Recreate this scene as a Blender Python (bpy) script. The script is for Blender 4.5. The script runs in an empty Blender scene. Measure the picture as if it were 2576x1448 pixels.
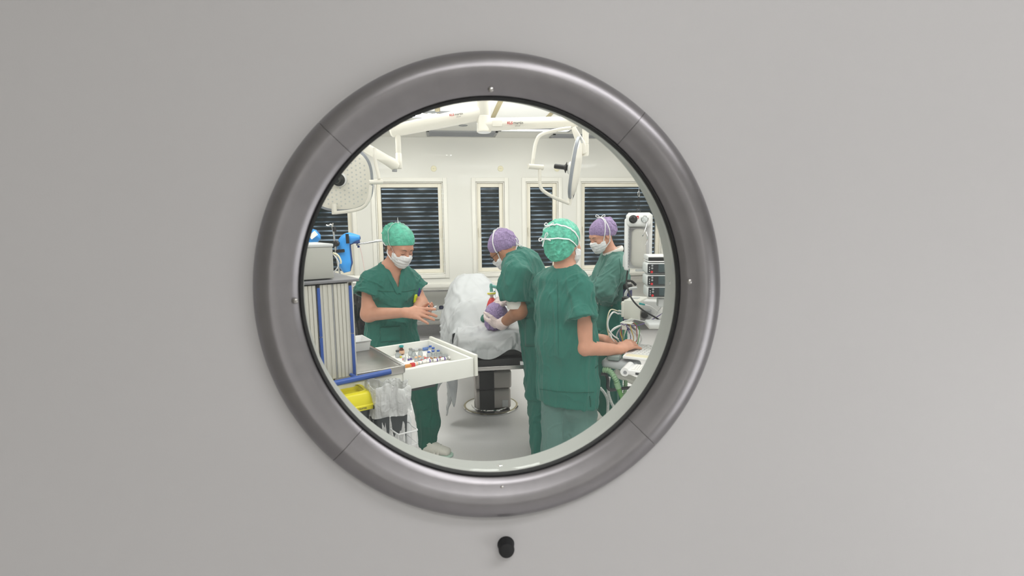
import bpy, bmesh, math, random
import numpy as np
from mathutils import Vector, Matrix
from mathutils.bvhtree import BVHTree

random.seed(7)
SC = bpy.context.scene
C = SC.collection
V = Vector
PI = math.pi

# ------------------------------------------------------------------ camera
FPX = 1300.0
CAM = V((0, 0, 1.6))
PITCH = math.atan(164 / FPX)
YAW = math.radians(7.5)
ROLL = 0.0122
HD = V((math.sin(YAW), math.cos(YAW), 0))          # heading
R0 = V((math.cos(YAW), -math.sin(YAW), 0))         # level right
Z = V((0, 0, 1))
_fw = HD * math.cos(PITCH) - Z * math.sin(PITCH)
_up0 = HD * math.sin(PITCH) + Z * math.cos(PITCH)
_rt = R0 * math.cos(ROLL) - _up0 * math.sin(ROLL)
_up = _up0 * math.cos(ROLL) + R0 * math.sin(ROLL)

def ray(px, py):
    return (_fw + _rt * ((px - 1288) / FPX) - _up * ((py - 724) / FPX))
def W(px, py, D):                                   # point at level distance D
    d = ray(px, py)
    return CAM + d * (D / d.dot(HD))
def onY(px, py, Y):
    d = ray(px, py)
    return CAM + d * (Y / d.y)
def onZ(px, py, z):
    d = ray(px, py)
    return CAM + d * ((z - 1.6) / d.z)

cam_d = bpy.data.cameras.new('camera')
cam = bpy.data.objects.new('camera', cam_d)
C.objects.link(cam)
cam_d.sensor_width = 36.0
cam_d.lens = FPX / 2576 * 36.0
cam_d.clip_start = 0.02
cam.matrix_world = Matrix((( _rt.x, _up.x, -_fw.x, CAM.x), (_rt.y, _up.y, -_fw.y, CAM.y),
                           (_rt.z, _up.z, -_fw.z, CAM.z), (0, 0, 0, 1)))
cam_d.dof.use_dof = True
cam_d.dof.focus_distance = 3.6
cam_d.dof.aperture_fstop = 14.0
SC.camera = cam
SC.view_settings.view_transform = 'Standard'
SC.view_settings.look = 'None'
SC.view_settings.exposure = 0.0
SC.cycles.use_denoising = True
SC.cycles.use_adaptive_sampling = True
SC.cycles.adaptive_threshold = 0.03
SC.cycles.max_bounces = 7
SC.cycles.diffuse_bounces = 4
SC.cycles.glossy_bounces = 3
SC.cycles.transmission_bounces = 4
SC.cycles.transparent_max_bounces = 12
SC.cycles.caustics_reflective = False
SC.cycles.caustics_refractive = False
SC.cycles.sample_clamp_indirect = 4.0

# ------------------------------------------------------------------ materials
def lin(c):
    return tuple(((x / 255) / 12.92 if x / 255 <= 0.04045 else ((x / 255 + 0.055) / 1.055) ** 2.4) for x in c)
_M = {}
def mat(name, col, rough=0.5, metal=0.0, spec=0.5, bump=None, vary=None, sheen=0.0, sss=0.0, stretch=None, coat=0.0):
    """bump=(scale,strength[,detail]); vary=(scale,amount) darkens or lightens the colour by noise"""
    if name in _M: return _M[name]
    m = bpy.data.materials.new(name); m.use_nodes = True
    nt = m.node_tree; n = nt.nodes; L = nt.links
    b = n['Principled BSDF']
    c = lin(col)
    b.inputs['Base Color'].default_value = (*c, 1)
    b.inputs['Roughness'].default_value = rough
    b.inputs['Metallic'].default_value = metal
    b.inputs['Specular IOR Level'].default_value = spec
    if sheen: b.inputs['Sheen Weight'].default_value = sheen
    if coat:
        b.inputs['Coat Weight'].default_value = coat; b.inputs['Coat Roughness'].default_value = 0.03
    if sss:
        b.inputs['Subsurface Weight'].default_value = sss
        b.inputs['Subsurface Radius'].default_value = (0.012, 0.005, 0.003)
        b.inputs['Subsurface Scale'].default_value = 1.0
    if bump or vary:
        tc = n.new('ShaderNodeTexCoord'); mp = n.new('ShaderNodeMapping')
        L.new(tc.outputs['Object'], mp.inputs['Vector'])
        if stretch: mp.inputs['Scale'].default_value = stretch
    if vary:
        nz = n.new('ShaderNodeTexNoise'); nz.inputs['Scale'].default_value = vary[0]
        nz.inputs['Detail'].default_value = vary[2] if len(vary) > 2 else 4
        L.new(mp.outputs[0], nz.inputs['Vector'])
        rp = n.new('ShaderNodeMapRange')
        rp.inputs['From Min'].default_value = 0.3; rp.inputs['From Max'].default_value = 0.7
        rp.inputs['To Min'].default_value = 1 - vary[1]; rp.inputs['To Max'].default_value = 1 + vary[1]
        L.new(nz.outputs['Fac'], rp.inputs['Value'])
        mx = n.new('ShaderNodeVectorMath'); mx.operation = 'SCALE'
        mx.inputs[0].default_value = c
        L.new(rp.outputs[0], mx.inputs['Scale'])
        L.new(mx.outputs[0], b.inputs['Base Color'])
    if bump:
        nb = n.new('ShaderNodeTexNoise'); nb.inputs['Scale'].default_value = bump[0]
        nb.inputs['Detail'].default_value = bump[2] if len(bump) > 2 else 3
        L.new(mp.outputs[0], nb.inputs['Vector'])
        bp = n.new('ShaderNodeBump'); bp.inputs['Strength'].default_value = bump[1]
        bp.inputs['Distance'].default_value = 0.01
        L.new(nb.outputs['Fac'], bp.inputs['Height'])
        L.new(bp.outputs[0], b.inputs['Normal'])
    _M[name] = m
    return m

def clear_mat(name, tint, alpha=0.12, gloss=0.1, rough=0.05, crinkle=None):
    """clear or milky plastic or glass: part see-through, part diffuse, part mirror"""
    if name in _M: return _M[name]
    m = bpy.data.materials.new(name); m.use_nodes = True
    nt = m.node_tree; n = nt.nodes; L = nt.links
    n.remove(n['Principled BSDF'])
    out = n['Material Output']
    t = n.new('ShaderNodeBsdfTransparent'); t.inputs[0].default_value = (*[0.5 + 0.5 * x for x in lin(tint)], 1)
    d = n.new('ShaderNodeBsdfDiffuse'); d.inputs[0].default_value = (*lin(tint), 1)
    g = n.new('ShaderNodeBsdfGlossy'); g.inputs['Roughness'].default_value = rough
    a = n.new('ShaderNodeMixShader'); a.inputs[0].default_value = alpha
    L.new(t.outputs[0], a.inputs[1]); L.new(d.outputs[0], a.inputs[2])
    if crinkle:
        tc = n.new('ShaderNodeTexCoord'); nz = n.new('ShaderNodeTexNoise'); nz.inputs['Scale'].default_value = crinkle[0]; nz.inputs['Detail'].default_value = 4
        nz.inputs['Distortion'].default_value = 1.2
        bp = n.new('ShaderNodeBump'); bp.inputs['Strength'].default_value = crinkle[1]; bp.inputs['Distance'].default_value = 0.01
        L.new(tc.outputs['Object'], nz.inputs['Vector']); L.new(nz.outputs['Fac'], bp.inputs['Height'])
        L.new(bp.outputs[0], d.inputs['Normal']); L.new(bp.outputs[0], g.inputs['Normal'])
    fr = n.new('ShaderNodeLayerWeight'); fr.inputs['Blend'].default_value = 0.35
    mu = n.new('ShaderNodeMath'); mu.operation = 'MULTIPLY'; mu.inputs[1].default_value = gloss * 4
    L.new(fr.outputs['Fresnel'], mu.inputs[0])
    cl = n.new('ShaderNodeMath'); cl.operation = 'MINIMUM'; cl.inputs[1].default_value = 0.6
    L.new(mu.outputs[0], cl.inputs[0])
    b = n.new('ShaderNodeMixShader')
    L.new(cl.outputs[0], b.inputs[0]); L.new(a.outputs[0], b.inputs[1]); L.new(g.outputs[0], b.inputs[2])
    L.new(b.outputs[0], out.inputs[0])
    _M[name] = m
    return m

def glow_mat(name, col, strength):
    if name in _M: return _M[name]
    m = bpy.data.materials.new(name); m.use_nodes = True
    b = m.node_tree.nodes['Principled BSDF']
    b.inputs['Base Color'].default_value = (*lin(col), 1)
    b.inputs['Emission Color'].default_value = (*lin(col), 1)
    b.inputs['Emission Strength'].default_value = strength
    _M[name] = m
    return m

# ------------------------------------------------------------------ objects
def tag(o, label=None, cat=None, group=None, kind=None):
    if label: o['label'] = label
    if cat: o['category'] = cat
    if group: o['group'] = group
    if kind: o['kind'] = kind
    return o
def thing(name, label, cat, loc=(0, 0, 0), group=None, kind=None):
    o = bpy.data.objects.new(name, None); C.objects.link(o)
    o.location = loc; o.empty_display_size = 0.05
    o['_o'] = 1; del o['_o']
    return tag(o, label, cat, group, kind)
def origin(p):
    v = V((0, 0, 0))
    while p is not None:
        v += V(p.location); p = p.parent
    return v
def np_obj(name, vs, fs, m, parent=None, smooth=True):
    me = bpy.data.meshes.new(name)
    vs = np.asarray(vs, np.float64)
    if parent is not None: vs = vs - np.array(origin(parent))
    if isinstance(fs, np.ndarray):
        nf, k = fs.shape
        me.vertices.add(len(vs)); me.vertices.foreach_set('co', vs.ravel())
        me.loops.add(nf * k); me.loops.foreach_set('vertex_index', fs.ravel().astype(np.int32))
        me.polygons.add(nf); me.polygons.foreach_set('loop_start', np.arange(0, nf * k, k, dtype=np.int32))
        me.update(calc_edges=True)
    else:
        me.from_pydata([tuple(v) for v in vs], [], [tuple(f) for f in fs]); me.update()
    if smooth: me.polygons.foreach_set('use_smooth', [True] * len(me.polygons))
    if m: me.materials.append(m)
    o = bpy.data.objects.new(name, me); C.objects.link(o)
    if parent is not None: o.parent = parent
    return o

def basis(ax, hint=None):
    ax = V(ax).normalized()
    h = V(hint) if hint is not None else (V((0, 0, 1)) if abs(ax.z) < 0.9 else V((1, 0, 0)))
    x = (h - ax * h.dot(ax)).normalized()
    return x, ax.cross(x).normalized(), ax

class MB:
    """collects shapes in world coordinates and links them as one mesh object"""
    def __init__(s): s.v = []; s.f = []
    def add(s, vs, fs):
        k = len(s.v); s.v += [tuple(v) for v in vs]; s.f += [tuple(i + k for i in f) for f in fs]; return s
    def hexa(s, p):                                   # 4 bottom then 4 top corners
        return s.add(p, [(3, 2, 1, 0), (4, 5, 6, 7), (0, 1, 5, 4), (1, 2, 6, 5), (2, 3, 7, 6), (3, 0, 4, 7)])
    def box(s, c, size, ax=None, bev=0.0):
        """c centre, size (x,y,z), ax = (X,Y,Z) unit axes"""
        X, Y, ZZ = [V(a) for a in ax] if ax else (V((1, 0, 0)), V((0, 1, 0)), V((0, 0, 1)))
        c = V(c); hx, hy, hz = [q / 2 for q in size]
        if bev <= 0:
            P = [c + X * (a * hx) + Y * (b * hy) + ZZ * (d * hz) for d in (-1, 1) for a, b in ((-1, -1), (1, -1), (1, 1), (-1, 1))]
            return s.hexa(P)
        bm = bmesh.new(); bmesh.ops.create_cube(bm, size=1.0)
        for v in bm.verts: v.co = V((v.co.x * 2 * hx, v.co.y * 2 * hy, v.co.z * 2 * hz))
        bmesh.ops.bevel(bm, geom=list(bm.edges), offset=min(bev, 0.49 * min(size)), segments=3, affect='EDGES', profile=0.5)
        bm.verts.index_update()
        vs = [c + X * v.co.x + Y * v.co.y + ZZ * v.co.z for v in bm.verts]
        fs = [[v.index for v in f.verts] for f in bm.faces]
        bm.free()
        return s.add(vs, fs)
    def tube(s, pts, r, n=12, cap=True, flat=1.0, hint=None, closed=False):
        pts = [V(p) for p in pts]; k = len(pts)
        rs = r if isinstance(r, (list, tuple)) else [r] * k
        vs = []; prev = V(hint) if hint is not None else None
        for i in range(k):
            if closed: t = pts[(i + 1) % k] - pts[i - 1]
            else: t = pts[min(i + 1, k - 1)] - pts[max(i - 1, 0)]
            if t.length < 1e-9: t = V((0, 0, 1))
            x, y, _ = basis(t, prev if prev is not None and abs(prev.dot(t.normalized())) < 0.999 * prev.length else None)
            prev = x
            for j in range(n):
                a = 2 * PI * j / n
                vs.append(pts[i] + x * (math.cos(a) * rs[i]) + y * (math.sin(a) * rs[i] * flat))
        fs = []
        for i in range(k if closed else k - 1):
            i2 = (i + 1) % k
            for j in range(n):
                j2 = (j + 1) % n
                fs.append((i * n + j, i * n + j2, i2 * n + j2, i2 * n + j))
        if cap and not closed:
            fs.append(tuple(range(n - 1, -1, -1))); fs.append(tuple((k - 1) * n + j for j in range(n)))
        return s.add(vs, fs)
    def lathe(s, base, axis, prof, n=24, hint=None, sx=1.0, sy=1.0, pw=2.0):
        """prof = [(radius, height)...] about axis; sx/sy stretch, pw>2 squares the section off"""
        x, y, a = basis(axis, hint); base = V(base); vs = []
        for r, h in prof:
            for j in range(n):
                t = 2 * PI * j / n
                ct, st = math.cos(t), math.sin(t)
                if pw != 2.0:
                    q = (abs(ct) ** pw + abs(st) ** pw) ** (-1 / pw); ct *= q; st *= q
                vs.append(base + a * h + x * (r * sx * ct) + y * (r * sy * st))
        fs = []
        for i in range(len(prof) - 1):
            for j in range(n):
                j2 = (j + 1) % n
                fs.append((i * n + j, i * n + j2, (i + 1) * n + j2, (i + 1) * n + j))
        k = len(prof)
        if prof[0][0] > 1e-6: fs.append(tuple(range(n - 1, -1, -1)))
        if prof[-1][0] > 1e-6: fs.append(tuple((k - 1) * n + j for j in range(n)))
        return s.add(vs, fs)
    def prism(s, poly, ext):
        """poly: ring of world points, pushed along ext"""
        poly = [V(p) for p in poly]; n = len(poly); e = V(ext)
        vs = poly + [p + e for p in poly]
        fs = [tuple(range(n - 1, -1, -1)), tuple(range(n, 2 * n))] + [(i, (i + 1) % n, n + (i + 1) % n, n + i) for i in range(n)]
        return s.add(vs, fs)
    def grid(s, rows, closed_u=False):
        nu = len(rows); nv = len(rows[0]); vs = [p for r in rows for p in r]; fs = []
        for i in range(nu - 1):
            for j in range(nv - (0 if closed_u else 1)):
                j2 = (j + 1) % nv
                fs.append((i * nv + j, i * nv + j2, (i + 1) * nv + j2, (i + 1) * nv + j))
        return s.add(vs, fs)
    def build(s, name, m, parent=None, smooth=None, thick=0.0, auto=40):
        o = np_obj(name, s.v, s.f, m, parent, smooth=(smooth is not False))
        bm = bmesh.new(); bm.from_mesh(o.data)
        bmesh.ops.recalc_face_normals(bm, faces=bm.faces)
        if smooth is None:
            for e in bm.edges:
                if len(e.link_faces) == 2 and e.calc_face_angle(0) > math.radians(auto): e.smooth = False
        bm.to_mesh(o.data); bm.free()
        if thick:
            md = o.modifiers.new('solid', 'SOLIDIFY'); md.thickness = thick; md.offset = 0
        return o

def spline(pts, n=8):
    """Catmull-Rom through pts"""
    pts = [V(p) for p in pts]
    P = [pts[0] * 2 - pts[1]] + pts + [pts[-1] * 2 - pts[-2]]
    out = []
    for i in range(1, len(P) - 2):
        for j in range(n):
            t = j / n
            a, b, c, d = P[i - 1], P[i], P[i + 1], P[i + 2]
            out.append(0.5 * ((2 * b) + (c - a) * t + (2 * a - 5 * b + 4 * c - d) * t * t + (3 * b - a - 3 * c + d) * t ** 3))
    out.append(pts[-1])
    return out

def copy_tree(o, parent=None):
    c = o.copy(); C.objects.link(c)
    if parent is not None: c.parent = parent
    for ch in list(o.children): copy_tree(ch, c)
    return c

def text_mesh(body, size, m, name, parent, o, x, y, bold=0.0, align='LEFT'):
    """flat lettering: o = start point of the baseline, x = writing direction, y = up"""
    cu = bpy.data.curves.new('t', 'FONT'); cu.body = body; cu.size = size; cu.align_x = align
    cu.offset = bold * size; cu.extrude = 0.0004
    ob = bpy.data.objects.new('t', cu); C.objects.link(ob)
    dg = bpy.context.evaluated_depsgraph_get()
    me = bpy.data.meshes.new_from_object(ob.evaluated_get(dg))
    X = V(x).normalized(); Yv = V(y).normalized(); N = X.cross(Yv)
    vs = [V(o) + X * v.co.x + Yv * v.co.y + N * v.co.z for v in me.vertices]
    fs = [tuple(p.vertices) for p in me.polygons]
    w = max((v.co.x for v in me.vertices), default=0)
    bpy.data.objects.remove(ob); bpy.data.curves.remove(cu); bpy.data.meshes.remove(me)
    return np_obj(name, [tuple(v) for v in vs], fs, m, parent, smooth=False), w

# ------------------------------------------------------------------ modelling with distance fields
def vnoise(p, seed=0):
    pi = np.floor(p).astype(np.int64); f = p - pi; u = f * f * f * (f * (f * 6 - 15) + 10)
    def hsh(i, j, k):
        h = (i * 374761393 + j * 668265263 + k * 2147483647 + seed * 974711) & 0xFFFFFFFF
        h = ((h ^ (h >> 13)) * 1274126177) & 0xFFFFFFFF
        h = h ^ (h >> 16)
        return (h & 0xFFFF) / 32767.5 - 1.0
    x, y, z = pi[:, 0], pi[:, 1], pi[:, 2]
    def l(a, b, t): return a + (b - a) * t
    c00 = l(hsh(x, y, z), hsh(x + 1, y, z), u[:, 0]); c10 = l(hsh(x, y + 1, z), hsh(x + 1, y + 1, z), u[:, 0])
    c01 = l(hsh(x, y, z + 1), hsh(x + 1, y, z + 1), u[:, 0]); c11 = l(hsh(x, y + 1, z + 1), hsh(x + 1, y + 1, z + 1), u[:, 0])
    return l(l(c00, c10, u[:, 1]), l(c01, c11, u[:, 1]), u[:, 2])

class Field:
    def __init__(s, lo, hi, h):
        s.lo = np.array(lo, np.float32); s.h = h
        s.n = np.ceil((np.array(hi, float) - np.array(lo, float)) / h).astype(int) + 1
        s.d = np.full(s.n, 1.0, np.float32)
    def sub(s, lo, hi):
        i0 = np.maximum(np.floor((np.array(lo) - s.lo) / s.h).astype(int), 0)
        i1 = np.minimum(np.ceil((np.array(hi) - s.lo) / s.h).astype(int) + 1, s.n)
        if (i1 <= i0).any(): return None
        g = [(s.lo[k] + np.arange(i0[k], i1[k]) * s.h).astype(np.float32) for k in range(3)]
        return tuple(slice(a, b) for a, b in zip(i0, i1)), g[0][:, None, None], g[1][None, :, None], g[2][None, None, :]
    def mix(s, sl, d, k, mode='add'):
        a = s.d[sl]
        if mode == 'add':
            if k > 0:
                h = np.maximum(k - np.abs(a - d), 0) / k
                s.d[sl] = np.minimum(a, d) - h * h * k / 4
            else: s.d[sl] = np.minimum(a, d)
        elif mode == 'cut':
            d = -d
            if k > 0:
                h = np.maximum(k - np.abs(a - d), 0) / k
                s.d[sl] = np.maximum(a, d) + h * h * k / 4
            else: s.d[sl] = np.maximum(a, d)
    def cap(s, a, b, ra, rb=None, k=0.0, mode='add'):
        rb = ra if rb is None else rb
        return s.ecap(a, b, None, (ra, ra), (rb, rb), k, mode)
    def ecap(s, a, b, xd, ra, rb, k=0.0, mode='add', end=None):
        a = V(a); b = V(b); R = max(*ra, *rb); mg = R + k + 3 * s.h
        q = s.sub([min(a[i], b[i]) - mg for i in range(3)], [max(a[i], b[i]) + mg for i in range(3)])
        if q is None: return
        sl, x, y, z = q; w = b - a; L2 = max(w.length_squared, 1e-12)
        px, py, pz = x - a.x, y - a.y, z - a.z
        t = np.clip((px * w.x + py * w.y + pz * w.z) / L2, 0, 1)
        qx, qy, qz = px - t * w.x, py - t * w.y, pz - t * w.z
        if xd is None:
            d = np.sqrt(qx * qx + qy * qy + qz * qz) - (ra[0] + t * (rb[0] - ra[0]))
        else:
            X, Yv, A = basis(w, xd)
            u = qx * X.x + qy * X.y + qz * X.z; v = qx * Yv.x + qy * Yv.y + qz * Yv.z; e = qx * A.x + qy * A.y + qz * A.z
            ru = ra[0] + t * (rb[0] - ra[0]); rv = ra[1] + t * (rb[1] - ra[1]); re = np.minimum(ru, rv) if end is None else end
            k0 = np.sqrt((u / ru) ** 2 + (v / rv) ** 2 + (e / re) ** 2)
            k1 = np.sqrt((u / ru ** 2) ** 2 + (v / rv ** 2) ** 2 + (e / re ** 2) ** 2) + 1e-6
            d = k0 * (k0 - 1) / k1
            d = np.maximum(d, -np.minimum(ru, rv))
        s.mix(sl, d.astype(np.float32), k, mode)
    def ell(s, c, r, ax=None, k=0.0, mode='add'):
        c = V(c); X, Yv, A = ax if ax else (V((1, 0, 0)), V((0, 1, 0)), V((0, 0, 1)))
        mg = max(r) + k + 3 * s.h
        q = s.sub([c[i] - mg for i in range(3)], [c[i] + mg for i in range(3)])
        if q is None: return
        sl, x, y, z = q; x, y, z = x - c.x, y - c.y, z - c.z
        u = x * X.x + y * X.y + z * X.z; v = x * Yv.x + y * Yv.y + z * Yv.z; e = x * A.x + y * A.y + z * A.z
        k0 = np.sqrt((u / r[0]) ** 2 + (v / r[1]) ** 2 + (e / r[2]) ** 2)
        k1 = np.sqrt((u / r[0] ** 2) ** 2 + (v / r[1] ** 2) ** 2 + (e / r[2] ** 2) ** 2) + 1e-6
        d = np.maximum(k0 * (k0 - 1) / k1, -min(r))
        s.mix(sl, d.astype(np.float32), k, mode)
    def plane(s, p, n):
        """keep the side that n points to"""
        p = V(p); n = V(n).normalized()
        sl, x, y, z = s.sub(s.lo, s.lo + s.n * s.h)
        d = (x - p.x) * n.x + (y - p.y) * n.y + (z - p.z) * n.z
        s.d = np.maximum(s.d, -d.astype(np.float32))
    def func(s, fn, mode='cut'):
        sl, x, y, z = s.sub(s.lo, s.lo + s.n * s.h)
        d = np.broadcast_to(fn(x, y, z), s.d.shape).astype(np.float32)
        s.d = np.maximum(s.d, -d) if mode == 'cut' else np.minimum(s.d, d)
    def mesh(s, smooth=1):
        d = s.d; sg = d < 0
        sm = sg[:-1, :-1, :-1].astype(np.int8)
        for a in range(2):
            for b in range(2):
                for c in range(2):
                    if a + b + c: sm = sm + sg[a:a + d.shape[0] - 1, b:b + d.shape[1] - 1, c:c + d.shape[2] - 1]
        act = (sm > 0) & (sm < 8)
        idx = np.argwhere(act); ids = np.full(act.shape, -1, np.int32); ids[act] = np.arange(len(idx))
        pos = np.zeros((len(idx), 3)); cnt = np.zeros(len(idx))
        cs = [(a, b, c) for a in range(2) for b in range(2) for c in range(2)]
        val = {c: d[idx[:, 0] + c[0], idx[:, 1] + c[1], idx[:, 2] + c[2]] for c in cs}
        for c in cs:
            for ax in range(3):
                if c[ax] == 0:
                    e = list(c); e[ax] = 1; e = tuple(e)
                    da, db = val[c], val[e]; m = (da < 0) != (db < 0)
                    t = np.zeros(len(idx)); t[m] = da[m] / (da[m] - db[m])
                    pp = np.tile(np.array(c, float), (len(idx), 1)); pp[:, ax] += t
                    pos[m] += pp[m]; cnt[m] += 1
        pos /= np.maximum(cnt, 1)[:, None]
        vs = s.lo + (idx + pos) * s.h
        F = []
        for ax in range(3):
            o1, o2 = (ax + 1) % 3, (ax + 2) % 3
            A = [slice(1, -1)] * 3; B = [slice(1, -1)] * 3
            A[ax] = slice(0, -1); B[ax] = slice(1, None)
            s0 = sg[tuple(A)]; s1 = sg[tuple(B)]
            w = np.argwhere(s0 != s1)
            if not len(w): continue
            inside = s0[w[:, 0], w[:, 1], w[:, 2]]
            base = w.copy(); base[:, o1] += 1; base[:, o2] += 1
            def cell(a, b):
                q = base.copy(); q[:, o1] -= a; q[:, o2] -= b
                return ids[q[:, 0], q[:, 1], q[:, 2]]
            quad = np.stack([cell(1, 1), cell(0, 1), cell(0, 0), cell(1, 0)], 1)
            quad[~inside] = quad[~inside][:, ::-1]
            F.append(quad)
        fs = np.concatenate(F); fs = fs[(fs >= 0).all(1)]
        for _ in range(smooth): vs = relax(vs, fs, 0.5)
        return vs, fs

def relax(vs, fs, f):
    acc = np.zeros_like(vs); c = np.zeros(len(vs))
    for i in range(4):
        for j in (1, 3):
            np.add.at(acc, fs[:, i], vs[fs[:, (i + j) % 4]]); np.add.at(c, fs[:, i], 1)
    return vs + (acc / np.maximum(c, 1)[:, None] - vs) * f
def normals(vs, fs):
    n = np.cross(vs[fs[:, 2]] - vs[fs[:, 0]], vs[fs[:, 3]] - vs[fs[:, 1]])
    a = np.zeros_like(vs)
    for i in range(4): np.add.at(a, fs[:, i], n)
    return a / np.maximum(np.linalg.norm(a, axis=1), 1e-12)[:, None]
def crease(vs, amp, size, axis=(0, 0, 1), along=4.0, seed=0, warp=0.35, sharp=1.0, mask=None):
    """cloth folds: ridged noise, long in the direction of axis"""
    x, y, a = basis(axis)
    q = np.stack([vs @ np.array(x) / size, vs @ np.array(y) / size, vs @ np.array(a) / (size * along)], 1)
    w = np.stack([vnoise(q * 0.6 + 11, seed + 1), vnoise(q * 0.6 + 31, seed + 2), vnoise(q * 0.6 + 57, seed + 3)], 1)
    n1 = vnoise(q + w * warp * 2, seed)
    n2 = vnoise(q * 1.9 + w * warp + 7.7, seed + 5)
    lo = vnoise(q * .55 + 3.3, seed + 9)
    d = amp * (1.4 * np.exp(-(n1 / .17) ** 2) - .34) + amp * .4 * np.exp(-(n2 / .15) ** 2) * np.clip(lo * 4 + .6, 0, 1) + amp * .95 * lo
    return d if mask is None else d * mask
def near(vs, p, rad):
    d = np.linalg.norm(vs - np.array(p), axis=1)
    return np.exp(-(d / rad) ** 2)
def bvh_of(*meshes):
    vs = []; fs = []; k = 0
    for v, f in meshes:
        vs += [tuple(q) for q in np.asarray(v)]; fs += [tuple(int(i) + k for i in q) for q in np.asarray(f)]; k = len(vs)
    return BVHTree.FromPolygons(vs, fs)
# ================================================================== the setting
WALL = mat('wall paint', (232, 231, 225), rough=0.6, spec=0.1, coat=0.22)
CEIL = mat('ceiling paint', (236, 235, 229), rough=0.6)
TRIM = mat('window trim paint', (240, 238, 230), rough=0.4)
SASH = mat('window sash paint', (238, 233, 218), rough=0.35)
FLOOR = mat('speckled vinyl', (226, 224, 224), rough=0.35, vary=(230, 0.15, 4))
COVE = mat('speckled grey vinyl', (158, 157, 158), rough=0.4, vary=(260, 0.16, 2))
STEEL = mat('brushed steel', (176, 174, 172), rough=0.28, metal=1.0, vary=(30, 0.06), stretch=(1, 1, 12))
CHROME = mat('polished steel', (205, 205, 205), rough=0.15, metal=1.0)
WHITEP = mat('white enamel', (238, 237, 232), rough=0.35)
WHITEPL = mat('white plastic', (236, 236, 236), rough=0.3)
CREAM = mat('cream plastic', (232, 226, 196), rough=0.4)
GREYP = mat('grey plastic', (150, 152, 155), rough=0.4)
LGREYP = mat('light grey plastic', (196, 198, 198), rough=0.4)
BLACK = mat('black plastic', (22, 22, 24), rough=0.4)
RUBBER = mat('black rubber', (17, 18, 21), rough=0.65)
DARKGREY = mat('dark grey plastic', (60, 62, 66), rough=0.45)
BLUE = mat('blue plastic', (44, 82, 160), rough=0.35)
RED = mat('red plastic', (200, 40, 45), rough=0.35)
CLEAR = clear_mat('clear glass', (225, 235, 235), alpha=0.04, gloss=0.10)

BY = 7.34          # back wall
CZ = 2.77          # ceiling
XL, XR, YF, YB = -3.3, 4.3, 0.50, -2.6
def slab(name, lo, hi, m, kind='structure'):
    o = MB().box([(a + b) / 2 for a, b in zip(lo, hi)], [b - a for a, b in zip(lo, hi)]).build(name, m, smooth=False)
    return tag(o, kind=kind)

tag(slab('floor', (XL - .1, YB - .1, -0.1), (XR + .1, BY + .2, 0), FLOOR), 'light grey speckled vinyl floor of the operating room', 'floor')
tag(slab('ceiling', (XL - .1, YB - .1, CZ), (XR + .1, BY + .2, CZ + .1), CEIL), 'plain white ceiling above the operating room', 'ceiling')
tag(slab('wall_left', (XL - .1, YB, 0), (XL, BY + .1, CZ), WALL), 'white side wall of the operating room', 'wall')
tag(slab('wall_right', (XR, YB, 0), (XR + .1, BY + .1, CZ), WALL), 'white side wall opposite the medicine cart', 'wall')
tag(slab('wall_corridor', (XL, YB - .1, 0), (XR, YB, CZ), WALL), 'white corridor wall facing the door', 'wall')

# --- back wall with five window openings (pixel measures turned into metres on the wall plane)
ZT = onY(1230, 457, BY).z; ZB = onY(1230, 686, BY).z
def wx(px): return onY(px, 570, BY).x
WINS = [(wx(700), wx(888)), (wx(947), wx(1117)), (wx(1198), wx(1270)), (wx(1323), wx(1404)), (wx(1460), wx(1664))]
mb = MB()
def wbox(x0, x1, z0, z1): mb.box(((x0 + x1) / 2, BY + .09, (z0 + z1) / 2), (x1 - x0, .18, z1 - z0))
wbox(XL, XR, 0, ZB); wbox(XL, XR, ZT, CZ)
xs = [XL] + [q for w in WINS for q in w] + [XR]
for i in range(0, len(xs), 2): wbox(xs[i], xs[i + 1], ZB, ZT)
tag(mb.build('wall_back', WALL, smooth=False), 'white back wall with five windows', 'wall', kind='structure')
# front wall around the door
DCX = onY(1245, 731, .45).x
DX0, DX1, DZ1 = DCX - .62, DCX + .66, 2.12
mb = MB()
mb.box(((XL + DX0) / 2, .50, CZ / 2), (DX0 - XL, .12, CZ)); mb.box(((XR + DX1) / 2, .50, CZ / 2), (XR - DX1, .12, CZ))
mb.box(((DX0 + DX1) / 2, .50, (CZ + DZ1) / 2), (DX1 - DX0, .12, CZ - DZ1))
tag(mb.build('wall_front', WALL, smooth=False), 'white wall that holds the door with the porthole', 'wall', kind='structure')

mb = MB()
for x0, x1 in ((XL, XR),):
    mb.box(((x0 + x1) / 2, BY - .004, .11), (x1 - x0, .008, .12))
    prof = [V((x0, BY - .001, .12)), V((x0, BY - .012, .08)), V((x0, BY - .04, .03)), V((x0, BY - .10, .004)), V((x0, BY - .10, .0005)), V((x0, BY, .0005))]
    mb.prism(prof, (x1 - x0, 0, 0))
tag(mb.build('baseboard_back', COVE), 'grey speckled vinyl skirting curving up the back wall', 'baseboard', kind='structure')
# wall panel joints and the bumper rail under the windows
mb = MB()
zr = onY(1180, 715, BY).z
mb.box(((XL + XR) / 2, BY - .02, zr), (XR - XL, .04, .07), bev=.01)
tag(mb.build('trim_1', TRIM), 'white bumper rail running under the windows', 'rail', kind='structure')

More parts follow.
